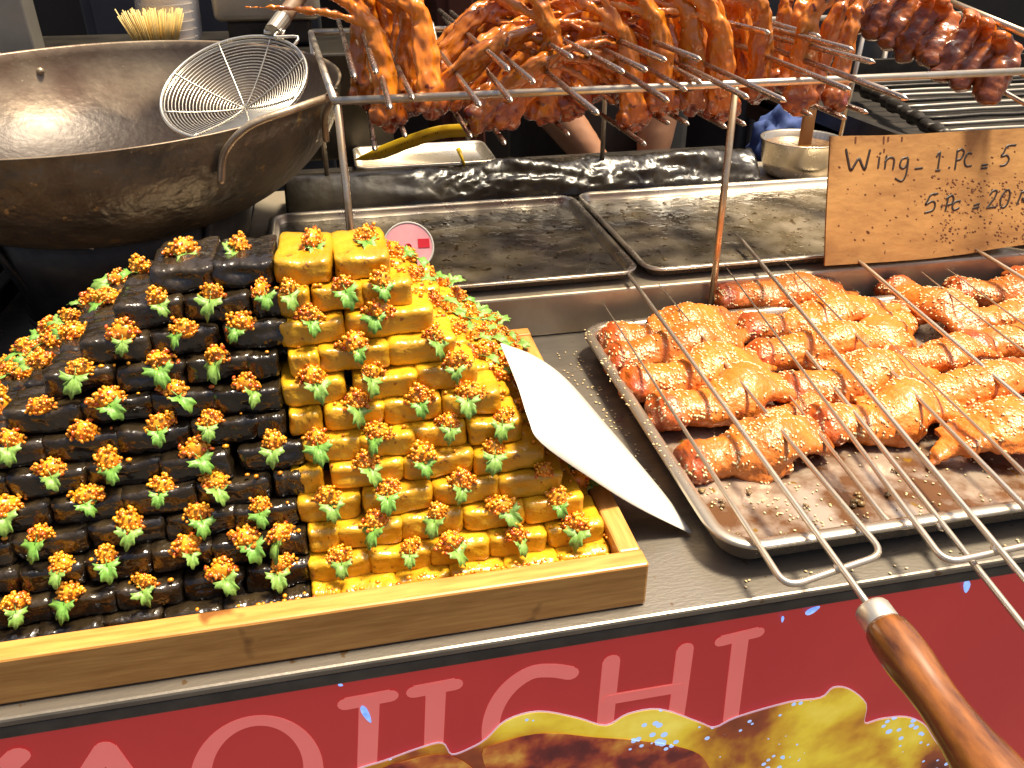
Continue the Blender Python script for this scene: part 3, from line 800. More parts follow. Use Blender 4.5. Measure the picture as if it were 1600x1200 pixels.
WINGS = [  # knob px, tip px, height of the middle, what singles it out
    ((942, 522), (1152, 500), .036, 'rear left wing with its knob at the tray corner'),
    ((950, 552), (1165, 528), .038, 'wing second from the tray corner in the left row'),
    ((975, 592), (1195, 558), .038, 'middle wing of the left row'),
    ((1022, 640), (1238, 585), .034, 'fourth wing forward in the left row'),
    ((1062, 712), (1292, 672), .028, 'lone frontmost wing at the left above bare tray floor'),
    ((1128, 462), (1345, 452), .040, 'rear wing of the middle row beside the rack post'),
    ((1158, 500), (1420, 485), .040, 'second wing from the back in the middle row'),
    ((1188, 545), (1412, 530), .040, 'third wing from the back in the middle row'),
    ((1236, 598), (1462, 572), .038, 'fourth wing from the back in the middle row'),
    ((1286, 655), (1512, 618), .032, 'frontmost wing of the middle row above the crossed forks'),
    ((1395, 440), (1545, 520), .040, 'twisted wing right under the cardboard sign'),
    ((1415, 470), (1330, 585), .030, 'wing lying crosswise between middle and right rows'),
    ((1400, 555), (1575, 540), .040, 'wing in the right row touching the crosswise wing'),
    ((1432, 612), (1650, 590), .040, 'second nearest wing of the right row'),
    ((1690, 640), (1470, 690), .034, 'nearest wing of the right row with its tip drooping'),
    ((1495, 448), (1700, 452), .040, 'rear wing of the right row below the sign'),
    ((1505, 492), (1730, 485), .042, 'second rear wing at the right edge'),
    ((1520, 535), (1750, 515), .042, 'third rear wing at the right edge'),
    ((1585, 578), (1800, 560), .040, 'wing cut off by the right edge, middle height'),
    ((1590, 432), (1790, 425), .040, 'farthest wing at the right edge'),
    ((1225, 632), (1290, 628), .026, 'small wing end poking out between left and middle rows'),
]
for i, (kp, tp, zm, lab) in enumerate(WINGS):
    a = PZ(*kp, zm); b = PZ(*tp, zm); d = b - a; L_ = d.length; s_ = min(max(L_ / .188, .55), 1.15)
    me, sm_ = WV[i % 6]
    o = link('chicken_wing', me, loc=(a + b) / 2, rot=(random.gauss(.10, .12), random.gauss(0, .04), math.atan2(d.y, d.x)), scale=(s_ * 1.12, min(1.45, s_ * 1.50), min(1.10, s_ * 1.14)))
    o.location.z = zm - .014
    if i < 5: o.location.x += .012
    link('sesame_seeds', sm_, o)['kind'] = 'stuff'
    props(o, 'orange sesame chicken wing, ' + lab, 'chicken wing', 'sesame chicken wings in the steel tray')

# ---- grilling forks
def fork_plane(z0, z1): # plane rising from the counter front to the pan lip
    y0, y1 = .44, 1.0; b = (z1 - z0) / (y1 - y0)
    n = Vector((0, -b, 1)).normalized(); return Vector((0, y0, z0)), n
def fork(ctip, cjoint, cend, ltip, lcorner, rtip, rcorner, z0, z1, label, handle=True, bow=0.0):
    p0, n = fork_plane(z0, z1)
    q = lambda p: PP(p[0], p[1], p0, n)
    root = empty('grilling_fork', q(cjoint)); off = Matrix.Translation(-root.location)
    T, J, E_ = q(ctip), q(cjoint), q(cend)
    E_ = J + (J - T).normalized() * (E_ - J).length
    pts = [T + (E_ - T) * (i / 24) for i in range(25)]
    lift = Vector((0, 0, .0052))
    pts = [p + lift for p in pts]
    bm = bmesh.new(); tube(bm, pts, [.0006] + [.0028] * (len(pts) - 1), 10); o = ob('centre_rod', bm, M['rod'], root); o.data.transform(off)
    U = fillet([q(ltip), q(lcorner), q(rcorner), q(rtip)], .016, 7)
    bm = bmesh.new(); tube(bm, U, [.0006] + [.0030] * (len(U) - 2) + [.0006], 10); o = ob('outer_tines', bm, M['rod'], root); o.data.transform(off)
    bm = bmesh.new(); ball(bm, J + lift * .5, .0042, 2, (1.2, 1.2, .9)); o = ob('weld', bm, M['rod'], root); o.data.transform(off)
    if handle:
        ax = (E_ - T).normalized()
        rot = ax.to_track_quat('Z', 'Y').to_matrix().to_4x4(); mm = off @ Matrix.Translation(E_ + lift) @ rot
        bm = bmesh.new(); lathe(bm, [(0, -.004), (0.0131, -.004), (0.0139, -.002), (0.0139, .013), (0.0128, .015), (0, .015)], 24); o = ob('ferrule', bm, M['ferrule'], root); o.data.transform(mm)
        bm = bmesh.new(); lathe(bm, [(0, .012), (0.0139, .0125), (0.0163, .017), (0.0174, .026), (0.0178, .040), (0.0172, .052), (0.0158, .066), (0.0151, .078), (0.0156, .092), (0.0176, .110), (0.0205, .128), (0.0223, .142), (0.0225, .150), (0.0200, .156), (0.0111, .158), (0, .1585)], 28)
        o = ob('handle', bm, M['handle'], root); o.data.transform(mm)
    props(root, label, 'grilling fork', 'steel grilling forks across the wing tray')
    return root
fork((975, 425), (1310, 891), (1364, 966), (940, 470), (1228, 918), (1030, 445), (1382, 866), .036, .068, 'three pronged grilling fork with brown wooden handle hanging over the counter')
fork((1147, 367), (1556, 862), (1760, 1120), (1125, 405), (1477, 880), (1215, 398), (1650, 842), .040, .072, 'grilling fork on top of the middle wings, its cross bar overhanging the counter')
fork((1230, 520), (1470, 826), (1830, 1290), (1200, 575), (1395, 826), (1320, 575), (1518, 806), .026, .040, 'lower grilling fork with rounded cross bar under the middle fork')
fork((1335, 408), (1790, 800), (1950, 950), (1385, 530), (1735, 870), (1440, 425), (1870, 760), .040, .072, 'grilling fork over the right row of wings')
fork((1518, 392), (2000, 690), (2200, 800), (1480, 420), (1950, 760), (1590, 395), (2080, 640), .042, .074, 'grilling fork at the far right edge')

# ================================================================== RACK
RY, RYB, RZ = .972, 1.43, .322
rack = empty('skewer_rack', (.475, 1.2, 0)); roff = Matrix.Translation(-rack.location)
def rod(name, pts, r=.0045, m='rod'):
    bm = bmesh.new(); tube(bm, pts, r, 10); o = ob(name, bm, M[m], rack); o.data.transform(roff)
rod('front_rail', [(-.004, RY, RZ), (1.10, RY, RZ)], .0046)
rod('back_rail', [(-.03, RYB, RZ + .02), (1.12, RYB, RZ + .02)], .0046)
rod('side_rail', [(-.002, RY + .003, RZ), (-.028, RYB, RZ + .02)], .0046)
rod('side_rail', [(1.09, RY + .003, RZ), (1.11, RYB, RZ + .02)], .0046)
rod('post', [(.000, RY, .001), (.001, RY, RZ - .003)], .0046, 'rodgold')
rod('post', [(.480, RY, .001), (.476, RY, RZ - .003)], .0046, 'rodgold')
rod('post', [(1.085, RY, .001), (1.09, RY, RZ - .003)], .0046)
rod('post', [(-.028, RYB, .10), (-.028, RYB, RZ + .018)], .0042)
rod('post', [(.458, RYB, .10), (.458, RYB, RZ + .018)], .0042)
rod('post', [(.925, RYB, .10), (.935, RYB, RZ + .018)], .0042)
rod('hook', smoothpts([(.165, RYB, RZ + .02), (.160, RYB - .03, RZ + .03), (.168, RYB - .06, RZ - .015), (.19, RYB - .05, RZ - .05)], 5), .003)
props(rack, 'thin steel rod rack holding the skewered glazed wings', 'rack')

# skewers measured at their tips: px, py, level
TIPS = [(554, 121, 'u'), (588, 114, 'u'), (610, 170, 'm'), (646, 155, 'm'), (586, 235, 'l'), (634, 214, 'l'), (751, 166, 'm'), (737, 215, 'l'), (796, 110, 'u'), (800, 159, 'm'),
        (836, 130, 'u'), (790, 226, 'l'), (895, 91, 'u'), (924, 86, 'u'), (936, 179, 'm'), (890, 212, 'l'), (976, 114, 'u'), (1012, 111, 'u'), (1042, 95, 'u'), (1046, 159, 'm'), (1074, 142, 'm'),
        (1010, 227, 'l'), (1047, 194, 'l'), (1077, 195, 'l'), (1096, 94, 'u'), (1097, 130, 'm'), (1136, 200, 'l'), (1171, 154, 'm'), (1166, 196, 'l'),
        (1204, 52, 'u'), (1283, 58, 'u'), (1335, 79, 'u'), (1368, 98, 'u'), (1331, 142, 'm'), (1392, 144, 'm'), (1420, 156, 'm'), (1270, 181, 'l'), (1229, 159, 'm'), (1323, 186, 'l'), (1357, 177, 'l')]
ZL = {'u': .366, 'm': .3305, 'l': .262}
NAME = {'u': 'high above the rack rail', 'm': 'resting on the rack rail', 'l': 'low below the rack rail'}
cnt = {}
for px, py, lv in sorted(TIPS):
    cnt[lv] = cnt.get(lv, 0) + 1
    p = PZ(px, py, ZL[lv])
    lo_, hi_ = {'u': (.88, .99), 'm': (.80, .955), 'l': (.90, .985)}[lv]
    y = min(max(p.y, lo_), hi_); p = PY(px, py, y)
    if lv == 'm': p.z = max(p.z, .3295)
    e = Vector((p.x + random.gauss(0, .006), 1.50, p.z + random.gauss(.004, .004)))
    if lv == 'm': e.z = .352
    bm = bmesh.new(); dirv = (e - p).normalized()
    tube(bm, [p, p + dirv * .009, p + dirv * .0095, e], [.0004, .0031, .0034, .0034], 8)
    o = ob('steel_skewer', bm, M['skewer'])
    o.data.transform(Matrix.Translation(-p)); o.location = p
    props(o, f'pointed steel skewer {NAME[lv]}, {ORD[min(cnt[lv], 20)]} tip from the left', 'skewer', 'steel skewers on the rack')

# ---- glazed wings hanging on the skewers
def duck_build(seed):
    rnd = random.Random(seed)
    bx = rnd.uniform(.034, .062)
    def f(bm):
        P = smoothpts([(0, 0, -.010), (.002, .002, .012), (0, .003, .035), (-.003, 0, .062), (-.002, -.004, .092), (.004, 0, .116)], 4)
        rr = [.0185, .0175, .0100, .0118, .0125, .0095]; rad = []
        for i in range(len(P)):
            t = i / (len(P) - 1) * (len(rr) - 1); k = min(int(t), len(rr) - 2); rad.append(rr[k] * (1 - (t - k)) + rr[k + 1] * (t - k))
        ref = Vector((0, 1, 0))
        tube(bm, P, rad, 14, sx=.85, sy=1.15, ref=ref)
        ball(bm, Vector((-.011, -.004, -.012)), .0165, 2); ball(bm, Vector((.012, .003, -.008)), .0160, 2); ball(bm, Vector((.001, -.008, -.022)), .013, 2)
        tube(bm, smoothpts([(.009, 0, .012), (.012, 0, .045), (.008, 0, .090)], 4), .0068, 8)
        tube(bm, smoothpts([(-.010, 0, .010), (-.014, 0, .050), (-.006, 0, .100)], 4), .0062, 8)
        ball(bm, Vector((.003, -.002, .112)), .0125, 2)
        # hand: two or three tapering digits bending over
        for dx, dz, r0 in ((1.0, .075, .0092), (.62, .096, .0078), (1.45, .046, .0066)):
            Q = smoothpts([(.002, 0, .108), (bx * .5 * dx, rnd.uniform(-.006, .006), .108 + dz * .48), (bx * 1.25 * dx, rnd.uniform(-.010, .010), .108 + dz * .85), (bx * 1.9 * dx, rnd.uniform(-.012, .012), .108 + dz * 1.02)], 4)
            n = len(Q); tube(bm, Q, [r0 * (1 - .72 * (i / (n - 1)) ** 1.3) * (1 + .12 * math.sin(i * 1.4)) for i in range(n)], 9)
    sv = Vector((seed * 2.3, seed * 5.7, 1))
    def disp(c): return noise.noise(c * 55 + sv) * .0028 - abs(noise.noise(Vector((c.x * 95, c.y * 95, c.z * 22)) + sv)) * .0042 + noise.noise(Vector((c.x * 200, c.y * 200, c.z * 70)) + sv) * .0014 + .001
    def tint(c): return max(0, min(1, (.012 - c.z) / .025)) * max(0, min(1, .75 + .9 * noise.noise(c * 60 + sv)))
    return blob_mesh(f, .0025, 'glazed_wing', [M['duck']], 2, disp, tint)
DV = [duck_build(i + 20) for i in range(6)]
DK = [ # knob px of the front wing, lean (deg, + leans right at the top), digit direction
    ((604, 188), -2, -1), ((655, 165), -8, -1), ((703, 165), 46, 1), ((748, 192), 42, 1), ((795, 188), 46, 1), ((868, 185), 6, -1), ((930, 150), -2, 1), ((985, 188), -10, -1), ((1022, 168), -9, -1),
    ((1062, 165), -8, -1), ((1108, 172), -11, -1), ((1150, 176), -9, -1), ((1192, 148), -6, -1), ((1243, 160), -4, 1), ((1292, 158), 4, 1)]
deep = ['at the front', 'second from the front', 'third from the front', 'fourth from the front', 'fifth from the front', 'at the back']
for c, (kp, lean, dg) in enumerate(DK):
    y0 = 1.035 if c not in (6, 12) else 1.07
    base = PY(*kp, y0)
    for r_ in range(6):
        y = y0 + r_ * .064 + random.gauss(0, .006)
        x = base.x + random.gauss(0, .010) + (0 if r_ == 0 else random.uniform(-.012, .012) + (.022 if r_ % 2 else 0)); zz = base.z + .014 + (random.gauss(0, .006) if r_ else 0)
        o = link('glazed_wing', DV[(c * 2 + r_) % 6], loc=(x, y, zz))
        s_ = random.uniform(.90, 1.02)
        q = Matrix.Rotation(R(lean + random.gauss(0, 5)), 3, 'Y') @ Matrix.Rotation(R(random.gauss(-4, 6)), 3, 'X') @ Matrix.Rotation((0 if dg > 0 else math.pi) + random.gauss(0, .35), 3, 'Z')
        o.rotation_euler = q.to_euler(); o.scale = (s_ * .92, s_ * .92, s_ * .88)
        props(o, f'shiny glazed wing on the rack, {ORD[c + 1]} column from left, {deep[r_]}', 'glazed wing', 'glazed wings hanging on the rack')

# ---- dark roast pieces on one skewer at the right
A = PY(1330, -14, 1.32); B = PY(1560, 112, 1.06); dv = (B - A)
def dark_build(seed):
    rnd = random.Random(seed)
    def f(bm):
        tube(bm, smoothpts([(-.012, 0, -.040), (-.004, .004, -.02), (.004, 0, .012), (.0, -.004, .040)], 5), [.010 + .011 * math.sin(math.pi * (i + 1) / 17) for i in range(16)], 12, sx=1.15, sy=.8)
        tube(bm, smoothpts([(.0, 0, .034), (-.018, .006, .042), (-.040, .004, .036)], 5), [.012 - .0007 * i for i in range(11)], 10)
        ball(bm, Vector((-.012, 0, -.040)), .013, 2)
        ball(bm, Vector((.008, 0, -.012)), .014, 2)
    sv = Vector((seed * 4.3, 2, 1))
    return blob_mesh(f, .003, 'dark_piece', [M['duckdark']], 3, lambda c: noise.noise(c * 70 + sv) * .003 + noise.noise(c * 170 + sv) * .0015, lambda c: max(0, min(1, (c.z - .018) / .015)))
DD = [dark_build(i + 70) for i in range(3)]
for i in range(9):
    t = i / 8; p = A + dv * t
    o = link('roast_piece', DD[i % 3], loc=p, rot=(R(random.gauss(10, 6)), R(random.gauss(22, 6)), R(40 + random.gauss(0, 10))), scale=(1.0, 1.3, 1.0))
    props(o, f'dark roasted meat piece on the long skewer over the grill, {ORD[i + 1]} from its far end', 'roast meat', 'dark roast pieces over the grill')
for dz, lab in ((.012, 'upper long skewer through the dark roast meat at top right'), (-.020, 'lower long skewer through the dark roast meat at top right')):
    bm = bmesh.new(); e0 = A - dv * .25 + Vector((0, 0, dz)); e1 = B + dv * .75 + Vector((0, 0, dz)); tube(bm, [e0, e1], .0034, 8); o = ob('steel_skewer', bm, M['skewer'])
    props(o, lab, 'skewer', 'skewers over the grill')
bm = bmesh.new(); tube(bm, [PY(1430, -20, 1.30), PY(1620, 60, 1.02)], .0050, 8)
props(ob('steel_rod', bm, M['rodgold']), 'bare brownish steel rod at the top right corner', 'rod')

# ================================================================== CARDBOARD SIGN
sp0 = Vector((0, .972, .07)); sn = Vector((0, -1, .42)).normalized()
def sp(x, y): return PP(1290 + x / 5, 180 + y / 5, sp0, sn)
sign = empty('cardboard_sign', PP(1445, 400, sp0, sn)); soff = Matrix.Translation(-sign.location)
outl = [(40, 165), (200, 160), (420, 158), (640, 150), (850, 138), (1100, 122), (1400, 108), (1560, 100), (1760, 90), (1775, 400), (1770, 1010), (1550, 1012), (1350, 1040), (1100, 1085), (800, 1122), (500, 1145), (250, 1160), (60, 1172), (-4, 1176), (2, 900), (14, 640), (28, 400)]
bm = bmesh.new(); pts = [sp(*q) - sn * .0032 for q in outl]; prism(bm, pts[::-1], .0032)
bm.normal_update()
o = ob('board', bm, M['card'], sign, False); o.data.transform(soff)
STR = [[(160, 270), (175, 350), (195, 430), (228, 385), (260, 338), (282, 385), (305, 425), (327, 350), (345, 275)], [(420, 330), (410, 410)], [(425, 297)],
       [(475, 320), (462, 415)], [(465, 360), (500, 330), (535, 345), (525, 420)], [(640, 330), (598, 342), (580, 395), (605, 415), (635, 385), (646, 335), (638, 410), (622, 480), (590, 515), (545, 495)],
       [(700, 418), (755, 412)], [(868, 322), (895, 285), (885, 360), (875, 430)], [(860, 433), (890, 430)], [(963, 410)],
       [(1030, 275), (1020, 350), (1010, 420)], [(1030, 280), (1065, 265), (1080, 295), (1055, 340), (1025, 350)], [(1140, 300), (1110, 300), (1085, 350), (1095, 395), (1135, 395)],
       [(1220, 392), (1262, 385)], [(1215, 415), (1258, 410)], [(1485, 232), (1420, 240), (1395, 285), (1372, 322), (1415, 312), (1432, 345), (1405, 385), (1365, 395)],
       [(875, 612), (825, 620), (800, 662), (780, 700), (830, 672), (855, 690), (840, 740), (775, 762)], [(905, 715)],
       [(960, 630), (948, 690), (935, 745)], [(945, 650), (985, 625), (1000, 650), (985, 690), (950, 700)], [(1050, 670), (1015, 675), (990, 710), (1000, 740), (1040, 725)],
       [(1160, 705), (1198, 692)], [(1150, 730), (1195, 718)], [(1285, 620), (1310, 590), (1337, 592), (1322, 640), (1260, 725)], [(1260, 725), (1330, 715)],
       [(1410, 585), (1372, 640), (1365, 700), (1385, 722), (1420, 690), (1440, 620), (1432, 585), (1410, 585)],
       [(1535, 590), (1515, 645), (1495, 695)], [(1530, 605), (1570, 590), (1580, 620), (1540, 650)], [(1535, 650), (1570, 700)]]
CH = [1, 2, 2, 1, 1, 2, 1, 2, 1, 2, 1, 1, 1, 2, 1, 2, 2, 1, 3]; si = 0
for ci, nst in enumerate(CH):
    bm = bmesh.new()
    for i in range(si, si + nst):
        pts = [sp(*q) for q in STR[i]]
        if len(pts) > 2: pts = smoothpts(pts, 4)
        if len(pts) == 1: pts = [pts[0], pts[0] + Vector((.0006, 0, .0002))]
        ribbon(bm, pts, .0027 if ci else .0034, sn, .0003, .0002 + .00008 * (i - si))
    si += nst
    o = ob('handwritten_character', bm, M['ink'], sign); o.data.transform(soff)
bm = bmesh.new()
for (x, y, l) in ((455, 190, 30), (490, 185, 16), (597, 185, 16), (235, 190, 25), (458, 275, 12)):
    ribbon(bm, [sp(x, y - l * .6), sp(x - 2, y + l)], .0028, sn, .00015, .0001)
rn = random.Random(3)
for _ in range(300):
    x = rn.uniform(820, 1560) if rn.random() < .75 else rn.uniform(60, 1560); y = rn.uniform(480, 1000) if rn.random() < .8 else rn.uniform(200, 1060)
    if y > 1150 - (x * .08): continue
    a = rn.uniform(.2, 1.2); l = rn.uniform(1, 14)
    ribbon(bm, [sp(x, y), sp(x + math.cos(a) * l, y + math.sin(a) * l * .6)], rn.uniform(.0010, .0027), sn, .00012, .0001)
o = ob('grease_spots', bm, mat('greasespot', (.13, .045, .012), .35), sign); o.data.transform(soff); o['kind'] = 'stuff'
props(sign, 'stained brown cardboard price sign for wings propped above the wing tray', 'sign')

# ================================================================== WOK
WC = PY(150, 136, 1.26)
wok = empty('wok', WC); wok.rotation_euler = (R(3.0), R(-.5), 0)
RW, DW = .326, .188
prof = []; mats_ = []
n = 22
for i in range(n + 1):
    a = (math.pi / 2) * (1 - i / n)           # outer from the bottom
    r = RW * math.sin(math.pi / 2 - a) if False else RW * math.sin((math.pi / 2) * i / n) ** .92
    zz = -DW * math.cos((math.pi / 2) * i / n) ** 1.05
    prof.append((r if i else 0, zz))
prof += [(RW + .0015, .0015), (RW - .001, .0025)]
for i in range(n, -1, -1):
    r = (RW - .0035) * math.sin((math.pi / 2) * i / n) ** .92; zz = -(DW - .0035) * math.cos((math.pi / 2) * i / n) ** 1.05
    prof.append((r if i else 0, zz))
bm = bmesh.new(); lathe(bm, prof, 96, mats=[0] * (n + 1) + [1] * (len(prof)))
ob('bowl', bm, [M['wokout'], M['wokin']], wok)
for a0 in (-40, 140):
    bm = bmesh.new(); aa = R(a0)
    def wp(da, rr, zz): return (rr * math.cos(aa + R(da)), rr * math.sin(aa + R(da)), zz)
    pts = smoothpts([wp(-17, RW * .992, -.055), wp(-15.5, RW + .004, -.020), wp(-12, RW + .030, .010), wp(-5, RW + .052, .022), wp(5, RW + .052, .022), wp(12, RW + .030, .010), wp(15.5, RW + .004, -.020), wp(17, RW * .992, -.055)], 5)
    tube(bm, pts, .0045, 10); ob('ear_handle', bm, M['wokhandle'], wok)
for (da, zz) in ((118, -.030), (121, -.050)):
    bm = bmesh.new(); ball(bm, Vector(((RW - .010) * math.cos(R(da)), (RW - .010) * math.sin(R(da)), zz)), .006, 2, (1, 1, 1)); ob('rivet', bm, M['wokhandle'], wok)
bm = bmesh.new(); zc = -.140
lathe(bm, [(0, zc), (.10, zc), (.17, zc + .0005), (.2035, zc + .0003)], 48)
for v in bm.verts: v.co.z += noise.noise(v.co * 25) * .0008
ob('oil', bm, mat('oil', (.020, .012, .006), .05, 0, (.045, .028, .014), 12, coat=.5), wok)
props(wok, 'large brown black iron wok with ear handles and seasoned rim', 'wok')
# stove ring and stove
st = empty('wok_stove', (WC.x, WC.y - .01, 0)); so = Matrix.Translation(-st.location)
bm = bmesh.new(); lathe(bm, [(.125, .012), (.150, .012), (.185, .150), (.178, .152), (.146, .02), (.125, .02)], 48); o = ob('ring_stand', bm, M['blackmetal'], st)
bm = bmesh.new(); lathe(bm, [(0, .001), (.158, .001), (.158, .012), (0, .012)], 40); ob('burner_plate', bm, M['ironstove'], st)
bm = bmesh.new(); lathe(bm, [(0, .013), (.05, .013), (.055, .05), (.04, .06), (0, .06)], 24); ob('burner', bm, M['ironstove'], st)
for a in range(4):
    bm = bmesh.new(); aa = R(45 + 90 * a); tube(bm, [(.14 * math.cos(aa), .14 * math.sin(aa), .012), (.195 * math.cos(aa), .195 * math.sin(aa), .16)], .006, 6); ob('stand_leg', bm, M['blackmetal'], st)
props(st, 'black round wok stove under the wok', 'stove')
# bars of the steel frame at the left
fr = empty('stove_frame', (-.52, 1.15, 0)); fo = Matrix.Translation(-fr.location)
for x, z, m in ((-.500, .045, 'ironstove'), (-.533, .060, 'greymetal'), (-.565, .070, 'ironstove'), (-.610, .085, 'steel'), (-.655, .085, 'ironstove')):
    bm = bmesh.new(); box(bm, x - .010, x + .010, .93, 1.50, z - .028, z, .003); o = ob('frame_bar', bm, M[m], fr, False); o.data.transform(fo)
for y in (.94, 1.47):
    bm = bmesh.new(); box(bm, -.670, -.485, y - .012, y + .012, .001, .0165, .002); o = ob('cross_bar', bm, M['ironstove'], fr, False); o.data.transform(fo)
props(fr, 'dark metal bar frame beside the wok stove at the left edge', 'metal frame')
bm = bmesh.new(); box(bm, -.9, -.18, .958, .978, .0005, .010, .002); props(ob('steel_strip', bm, M['steel'], smooth=False), 'bright steel strip on the counter left of the black tofu', 'steel strip')
bm = bmesh.new(); pts = [PY(*q, 1.065) for q in ((134, 374), (148, 371), (146, 390), (136, 388), (130, 382))]; prism(bm, pts, .0008)
props(ob('white_tag', bm, M['whitetag'], smooth=False), 'tiny white label stuck on the black stove under the wok', 'tag')

# ================================================================== SKIMMER
sk_c = PY(365, 133, 1.18); ncam = Vector((-.127, -.511, -.851)).normalized()
nw = Vector((vX.dot(ncam), vY.dot(ncam), vZ.dot(ncam))).normalized()
h0 = PY(433, 72, 1.225); h1 = PY(426, 50, 1.245); h2 = PY(482, -25, 1.35)
xd = (h0 - sk_c); xd = (xd - xd.dot(nw) * nw).normalized(); yd = nw.cross(xd)
skm = empty('wire_skimmer', sk_c); skm.rotation_euler = Matrix((xd, yd, nw)).transposed().to_euler()
RS, DS = .098, .038
bm = bmesh.new(); tube(bm, [(RS * math.cos(2 * math.pi * k / 64), RS * math.sin(2 * math.pi * k / 64), 0) for k in range(64)], .0022, 8, closed=True)
tube(bm, [(RS * .985 * math.cos(2 * math.pi * k / 64), RS * .985 * math.sin(2 * math.pi * k / 64), -.006) for k in range(64)], .0014, 6, closed=True); ob('rim', bm, M['wire'], skm)
sag = lambda r: -DS * (1 - (r / RS) ** 1.35)
for i in range(1, 25):
    r = RS * i / 25; bm = bmesh.new()
    tube(bm, [(r * math.cos(2 * math.pi * k / 48), r * math.sin(2 * math.pi * k / 48), sag(r)) for k in range(48)], .00075, 5, closed=True); ob('wire_ring', bm, M['wire'], skm)
for k in range(8):
    a = 2 * math.pi * (k + .3) / 8; bm = bmesh.new()
    tube(bm, [(RS * t / 10 * math.cos(a), RS * t / 10 * math.sin(a), sag(RS * t / 10) + .0012) for t in range(11)], .0011, 5); ob('rib', bm, M['wire'], skm)
bpy.context.view_layer.update()
inv = skm.matrix_world.inverted()
def sloc(p): return inv @ p
bm = bmesh.new()
for s_ in (-1, 1):
    tube(bm, smoothpts([Vector((RS * .97, s_ * .016, -.003)), Vector((RS + .014, s_ * .013, .001)), sloc(h1) + Vector((-.006, s_ * .010, 0)), sloc(h1) + Vector((.010, s_ * .008, 0))], 4), .0022, 7)
ob('neck_wire', bm, M['wire'], skm)
bm = bmesh.new(); d_ = (sloc(h2) - sloc(h1)); tube(bm, [sloc(h1), sloc(h1) + d_.normalized() * .034], [.0112, .0116], 16); ob('ferrule', bm, M['greymetal'], skm, False)
bm = bmesh.new(); tube(bm, [sloc(h1) + d_.normalized() * t for t in (.030, .04, .08, .16, .26, .27)], [.0100, .0108, .0112, .0116, .0120, .008], 14); ob('handle', bm, M['handlewood'], skm)
bm = bmesh.new(); tube(bm, smoothpts([(-RS * .55, -RS * .80, -.002), (-RS * .62, -RS * .95, -.004), (-RS * .50, -RS * 1.05, -.004), (-RS * .35, -RS * .98, -.002)], 5), .0018, 6); ob('hook', bm, M['wire'], skm)
props(skm, 'round wire mesh skimmer with wooden handle resting in the wok', 'skimmer')

# ================================================================== SMALL THINGS BEHIND
# round pink card on a stick
pc = PY(638, 386, .960); card = empty('round_card', (pc.x, pc.y, .001))
nn = (EYE - pc).normalized(); nn = (nn + Vector((0, 0, .25))).normalized(); qd = nn.to_track_quat('Z', 'Y').to_matrix().to_4x4()
rel = pc - Vector(card.location); mm = Matrix.Translation(rel) @ qd
bm = bmesh.new(); lathe(bm, [(0, -.0015), (.030, -.0015), (.0305, 0), (.030, .001), (0, .001)], 40); o = ob('disc', bm, M['pinkcard'], card, False); o.data.transform(mm); disc = o
bm = bmesh.new(); tube(bm, [(.030 * math.cos(2 * math.pi * k / 40), .030 * math.sin(2 * math.pi * k / 40), .0006) for k in range(40)], .0014, 6, closed=True); o = ob('white_rim', bm, M['paper'], card); o.data.transform(mm)
for x, y, r in ((-.010, .017, .0042), (.007, .016, .0034), (.0, .004, .004)):
    bm = bmesh.new(); lathe(bm, [(0, .0011), (r, .0011), (r, .0016), (0, .0016)], 16); o = ob('red_dot', bm, M['redprint'], card, False); o.data.transform(mm)
bm = bmesh.new(); box(bm, .012, .026, -.002, .009, .0011, .0017); o = ob('red_bar', bm, M['redprint'], card, False); o.data.transform(mm)
bm = bmesh.new(); tube(bm, [rel + Vector((0, .004, -.02)), Vector((0, .004, 0))], .003, 6); ob('stick', bm, M['pick'], card)
props(card, 'round pink card with red dots behind the top yellow tofu', 'card')
# flat steel tray, yellow strap, second yellow tie
bm = bmesh.new(); zt_ = .106
rr_tray(bm, .02, .27, 1.445, 1.60, .02, [(.012, zt_), (.004, zt_ + .004), (0, zt_ + .016), (.003, zt_ + .018), (.006, zt_ + .014), (.014, zt_ + .004)])
props(ob('small_tray', bm, M['tray']), 'small steel tray behind the left end of the black film', 'tray')
strap = empty('yellow_strap', PY(625, 228, 1.43)); yo = Matrix.Translation(-strap.location)
pl = smoothpts([PY(556, 249, 1.425), PY(590, 240, 1.425), (PY(640, 221, 1.43)), PY(690, 206, 1.44), PY(745, 203, 1.46)], 5)
bm = bmesh.new(); g = []
for i, p in enumerate(pl):
    w = .0115 * min(1, .05 + i / 6); g.append((bm.verts.new(p + Vector((-.002, -.003, w))), bm.verts.new(p + Vector((.002, .003, -w)))))
for a, b in zip(g, g[1:]): bm.faces.new((a[0], b[0], b[1], a[1]))
o = ob('band', bm, M['yellowstrap'], strap); o.data.transform(yo); md = o.modifiers.new('t', 'SOLIDIFY'); md.thickness = .0012
bm = bmesh.new(); sn2 = Vector((0, -1, .33)).normalized(); rn = random.Random(2)
for i in range(4, len(pl) - 6):
    for j in range(3):
        p = pl[i].lerp(pl[i + 1], j / 3) + sn2 * .0016
        if rn.random() < .5: ribbon(bm, [p + Vector((0, 0, -.0018)), p + Vector((rn.uniform(-.001, .002), 0, rn.uniform(.0004, .0012)))], .0008, sn2, .0002, .0004)
o = ob('black_print', bm, M['ink'], strap); o.data.transform(yo)
props(strap, 'yellow plastic strap with small black print behind the rack post', 'strap')
bm = bmesh.new(); tube(bm, [PY(716, 232, 1.46), PY(726, 258, 1.44)], [.0045, .002], 8); props(ob('yellow_pen', bm, M['yellowstrap']), 'short yellow pen stub above the black film', 'pen')
